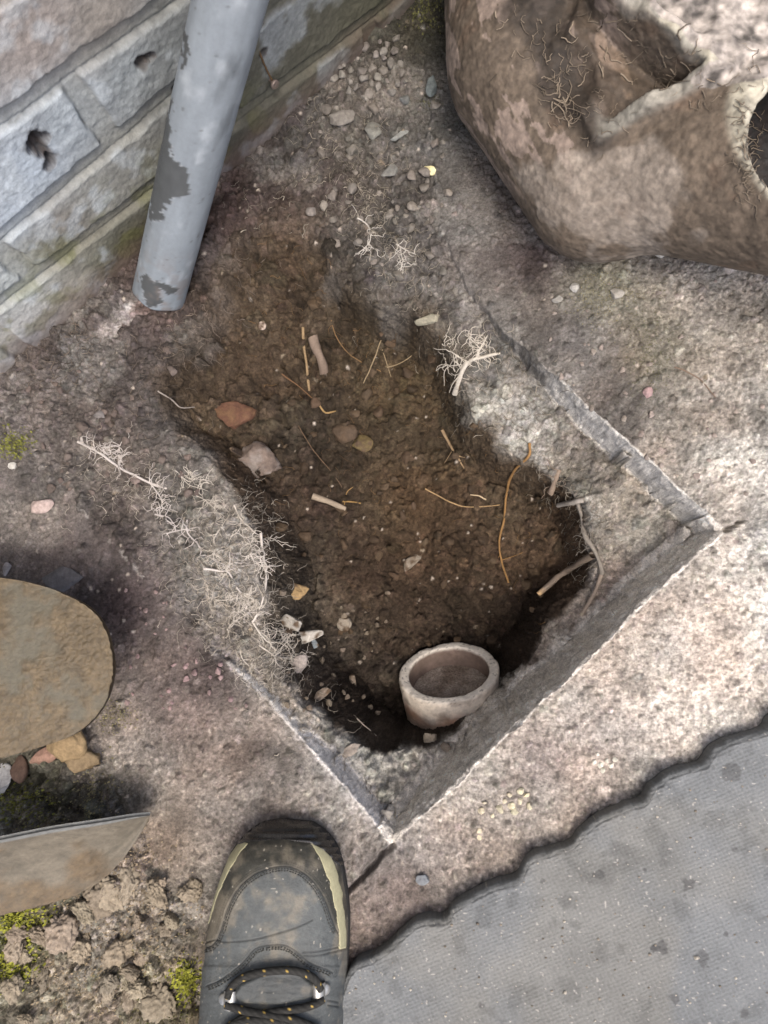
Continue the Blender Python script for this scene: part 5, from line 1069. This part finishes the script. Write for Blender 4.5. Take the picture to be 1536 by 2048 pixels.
capline = np.interp(fc_[0], [440, 470, 500, 560, 620, 645, 680], [1712, 1692, 1684, 1679, 1687, 1700, 1735])
front_m = (fc_[1] < capline) & (ss[(np.arange(len(bq))//(nph-1)).clip(0, ns-2)] < .05)
patch('toe_cap', front_m, M_gloss, (34, 33, 32), .0016, 'glossy black rubber toe cap', ridge=lambda p, v, u: .0009*np.sin((v-1640)*.45)*sm(1655, 1668, v))
LS = [(492, 1686), (470, 1688), (452, 1702), (434, 1742), (416, 1802), (404, 1872), (402, 1890), (409, 1884), (424, 1830), (440, 1782), (462, 1738), (482, 1706), (497, 1688)]
RS = [(622, 1688), (640, 1691), (655, 1704), (668, 1730), (680, 1775), (688, 1835), (690, 1895), (679, 1897), (676, 1860), (670, 1815), (658, 1765), (642, 1722)]
# bounded by height on the outer side so that the strips reach down to the sole
for nm_, pl in (('side_strip', LS), ('side_strip', RS)):
    m_ = inside(fc_[0]+1.6*vn(np.stack([fc_[0]*.05, fc_[1]*.08], -1), 5), fc_[1], pl) & ~front_m & (BVb.reshape(-1, 3)[bq[:, 0], 2] > .012) & (nzf[:, 2] > -.3)
    patch(nm_, m_, M_cream, None, .0011, 'worn cream rubber strip along the side')
# sole
so_v = []; 
ringS = np.concatenate([BT*np.array([1, 1, 0])+ss[::6, None]*ba+(LWs-.0015)[::6, None]*bb, (BT*np.array([1, 1, 0])+ss[::6, None]*ba+(RWs+.0015)[::6, None]*bb)[::-1]]); ringS = ringS-ba*.001
lay = [(.0, -.003), (.002, -.001), (.008, .0), (.014, .0), (.0165, -.002), (.017, -.008)]
cen = ringS.mean(0); dn = ringS-cen; dn /= np.linalg.norm(dn, axis=1, keepdims=True)
SVs = np.stack([ringS+dn*o_+np.array([0, 0, z_+.0012]) for z_, o_ in lay]); nR = len(ringS)
world_child('sole', SVs.reshape(-1, 3), grid_faces(len(lay), nR, True), M_rub, boot, np.tile(lin((44, 43, 42)), (len(lay)*nR, 1)))
flat = BV2.reshape(-1, 3); fu, fv = bu.ravel(), bv2.ravel()
def bh(u, v, lift=0.0):
    d = (fu-u)**2+(fv-v)**2+np.where(bn_.reshape(-1, 3)[:, 2] < .1, 1e4, 0); i = int(np.argmin(d)); return flat[i]+bn_.reshape(-1, 3)[i]*lift
def stitches():
    ms = []
    for k in (0, 2):
        q = smooth_poly(SE[k], 8, False); L = np.concatenate([[0], np.cumsum(np.hypot(*np.diff(q, axis=0).T))])
        nrm_ = np.gradient(q, axis=0); nrm_ = np.stack([-nrm_[:, 1], nrm_[:, 0]], 1); nrm_ /= np.linalg.norm(nrm_, axis=1, keepdims=True)+1e-9
        for off_ in (5.0, 9.0):
            for t in np.arange(3, L[-1]-4, 6.5):
                a_ = [np.interp(t, L, q[:, i]) + off_*np.interp(t, L, nrm_[:, i]) for i in (0, 1)]; b_ = [np.interp(t+4, L, q[:, i]) + off_*np.interp(t+4, L, nrm_[:, i]) for i in (0, 1)]
                pa, pb_ = bh(*a_, .0004), bh(*b_, .0004)
                if np.linalg.norm(pa-pb_) < 2e-4: continue
                V_, F_ = tube([pa, (pa+pb_)/2+np.array([0, 0, .0003]), pb_], [.00035, .0005, .00035], 5, sub=1); ms.append((V_, F_))
    V_, F_, _ = join(ms); o_ = world_child('stitching', V_, F_, M_lace, boot, np.tile(lin((58, 58, 54)), (len(V_), 1))); o_['kind'] = 'stuff'
stitches()
def lace(pts, r=.0030):
    q = smooth_poly([bh(u, v, l) for u, v, l in pts], 12, False); V_, F_ = tube(q, [r, r], 14, sub=1)
    n_ = len(q); t = np.repeat(np.arange(n_), 14); a = np.tile(np.arange(14), n_)
    V_ = V_+0; c = np.tile(lin((40, 40, 38)), (len(V_), 1)); c = c*(1+.35*np.cos((t*1.6+a*1.8)))[:, None]
    yel = ((t % 11) < 1) & ((a+t//11) % 4 < 1); c[yel] = lin((190, 160, 82)); return world_child('lace', V_, F_, M_lace, boot, c)
lace([(462, 1992, .004), (470, 1968, .004), (500, 1948, .005), (545, 1936, .005), (590, 1936, .005), (622, 1950, .005), (636, 1975, .004)])
lace([(458, 2006, .004), (490, 2018, .004), (540, 2026, .006), (590, 2036, .005), (635, 2060, .004)])
lace([(640, 1994, .004), (615, 2008, .004), (570, 2018, .004), (520, 2026, .004), (480, 2040, .004), (458, 2070, .004)])
lace([(452, 2066, .004), (470, 2046, .004), (510, 2036, .006), (560, 2040, .006), (610, 2058, .004)])
def eyelet(u, v, w):
    p = bh(u, v, .0008); i = int(np.argmin((fu-u)**2+(fv-v)**2)); n = bn_.reshape(-1, 3)[i]; ex = bb-n*(bb @ n); ex /= np.linalg.norm(ex); ey = np.cross(n, ex); ms = []
    a_ = np.linspace(0, math.pi*1.15, 12); pr_ = np.stack([-.0055*np.cos(a_)+0*a_, .0045*np.sin(a_)], -1)*w
    yy = np.linspace(-.0065, .0065, 8); V_ = p+pr_[:, None, 0:1]*ex*1.0+yy[None, :, None]*ey+pr_[:, None, 1:2]*n
    V2_ = V_+n*-.0009; F_ = grid_faces(12, 8); ms += [(V_.reshape(-1, 3), F_), (V2_.reshape(-1, 3), F_[:, ::-1])]
    aa = np.arange(24)*2*math.pi/24; rr2 = np.array([.0, .0035, .0042, .0045]); hh2 = np.array([.0012, .0012, .0006, -.001])
    Dk = p-ex*.006*np.sign(w)*(1 if u < 540 else -1)+rr2[:, None, None]*(np.cos(aa)[None, :, None]*ex+np.sin(aa)[None, :, None]*ey)+hh2[:, None, None]*n; ms.append((Dk.reshape(-1, 3), grid_faces(4, 24, True)))
    V_, F_, _ = join(ms); world_child('eyelet', V_, F_, M_metal, boot)
eyelet(462, 1998, 1.0); eyelet(636, 1982, 1.0)
# rear of the boot (outside the picture): ankle shaft and collar
an = np.arange(40)*2*math.pi/40; cA = BT*np.array([1, 1, 0])+ba*(smax+.085)
SH = []
for z_, ra_, rb_ in [(.09, .050, .040), (.12, .048, .040), (.15, .047, .041), (.18, .050, .044), (.184, .052, .046), (.184, .047, .041), (.17, .044, .038)]:
    SH.append(cA+np.cos(an)[:, None]*ba*ra_+np.sin(an)[:, None]*bb*rb_+np.array([0, 0, z_]))
SH = np.array(SH); world_child('ankle_collar', SH.reshape(-1, 3), grid_faces(7, 40, True), M_leather, boot, np.tile(lin((70, 76, 80)), (7*40, 1)))
dk = np.concatenate([SH[-1], [SH[-1].mean(0)]]); kf = np.arange(40); world_child('collar_shade_disc', dk, np.stack([kf, (kf+1) % 40, np.full(40, 40), np.full(40, 40)], 1), M_dark, boot)  # flat near-black disc standing for the shade inside the collar
tag(boot, 'scuffed black lace-up work boot with cream side strips, toe at the hole', 'boot')

# ------------------------------------------------------------------ screw in the wall
q = wall_sz(533, 152); sp0 = WA+wdir*q[0]+np.array([0, 0, q[1]])
Vs, Fs_ = tube([sp0-wn*.01, sp0+wn*.010, sp0+wn*.0105, sp0+wn*.0125], [.0018, .0018], 12, sub=3)
hd = []; A3, B3 = wdir, np.array([0, 0, 1.0]); an = np.arange(24)*2*math.pi/24
HD = np.stack([sp0+wn*o_+r_*(np.cos(an)[:, None]*A3+np.sin(an)[:, None]*B3) for r_, o_ in [(.0018, .008), (.0042, .011), (.0045, .0125), (.0036, .0138), (.0012, .0128), (.0, .0126)]])
Vj, Fj, _ = join([(Vs, Fs_), (HD.reshape(-1, 3), grid_faces(6, 24, True))])
w0 = wall_sz(515, 100); wp = [WA+wdir*w0[0]+np.array([0, 0, w0[1]])+wn*.005]; 
tag(mesh_obj('screw', Vj, Fj, M_screw), 'old screw sticking out of the wall right of the drainpipe', 'screw')
w1 = [WA+wdir*a_+np.array([0, 0, b_])+wn*o_ for (a_, b_), o_ in [(wall_sz(512, 96), .004), (wall_sz(520, 120), .006), (wall_sz(527, 138), .008), (wall_sz(533, 150), .009)]]
Vs, Fs_ = tube(w1, [.0009, .0009], 8); tag(mesh_obj('wire', Vs, Fs_, M_root, colr=np.tile(lin((96, 76, 52)), (len(Vs), 1))), 'short brown wire curling down to the old screw in the wall', 'wire')
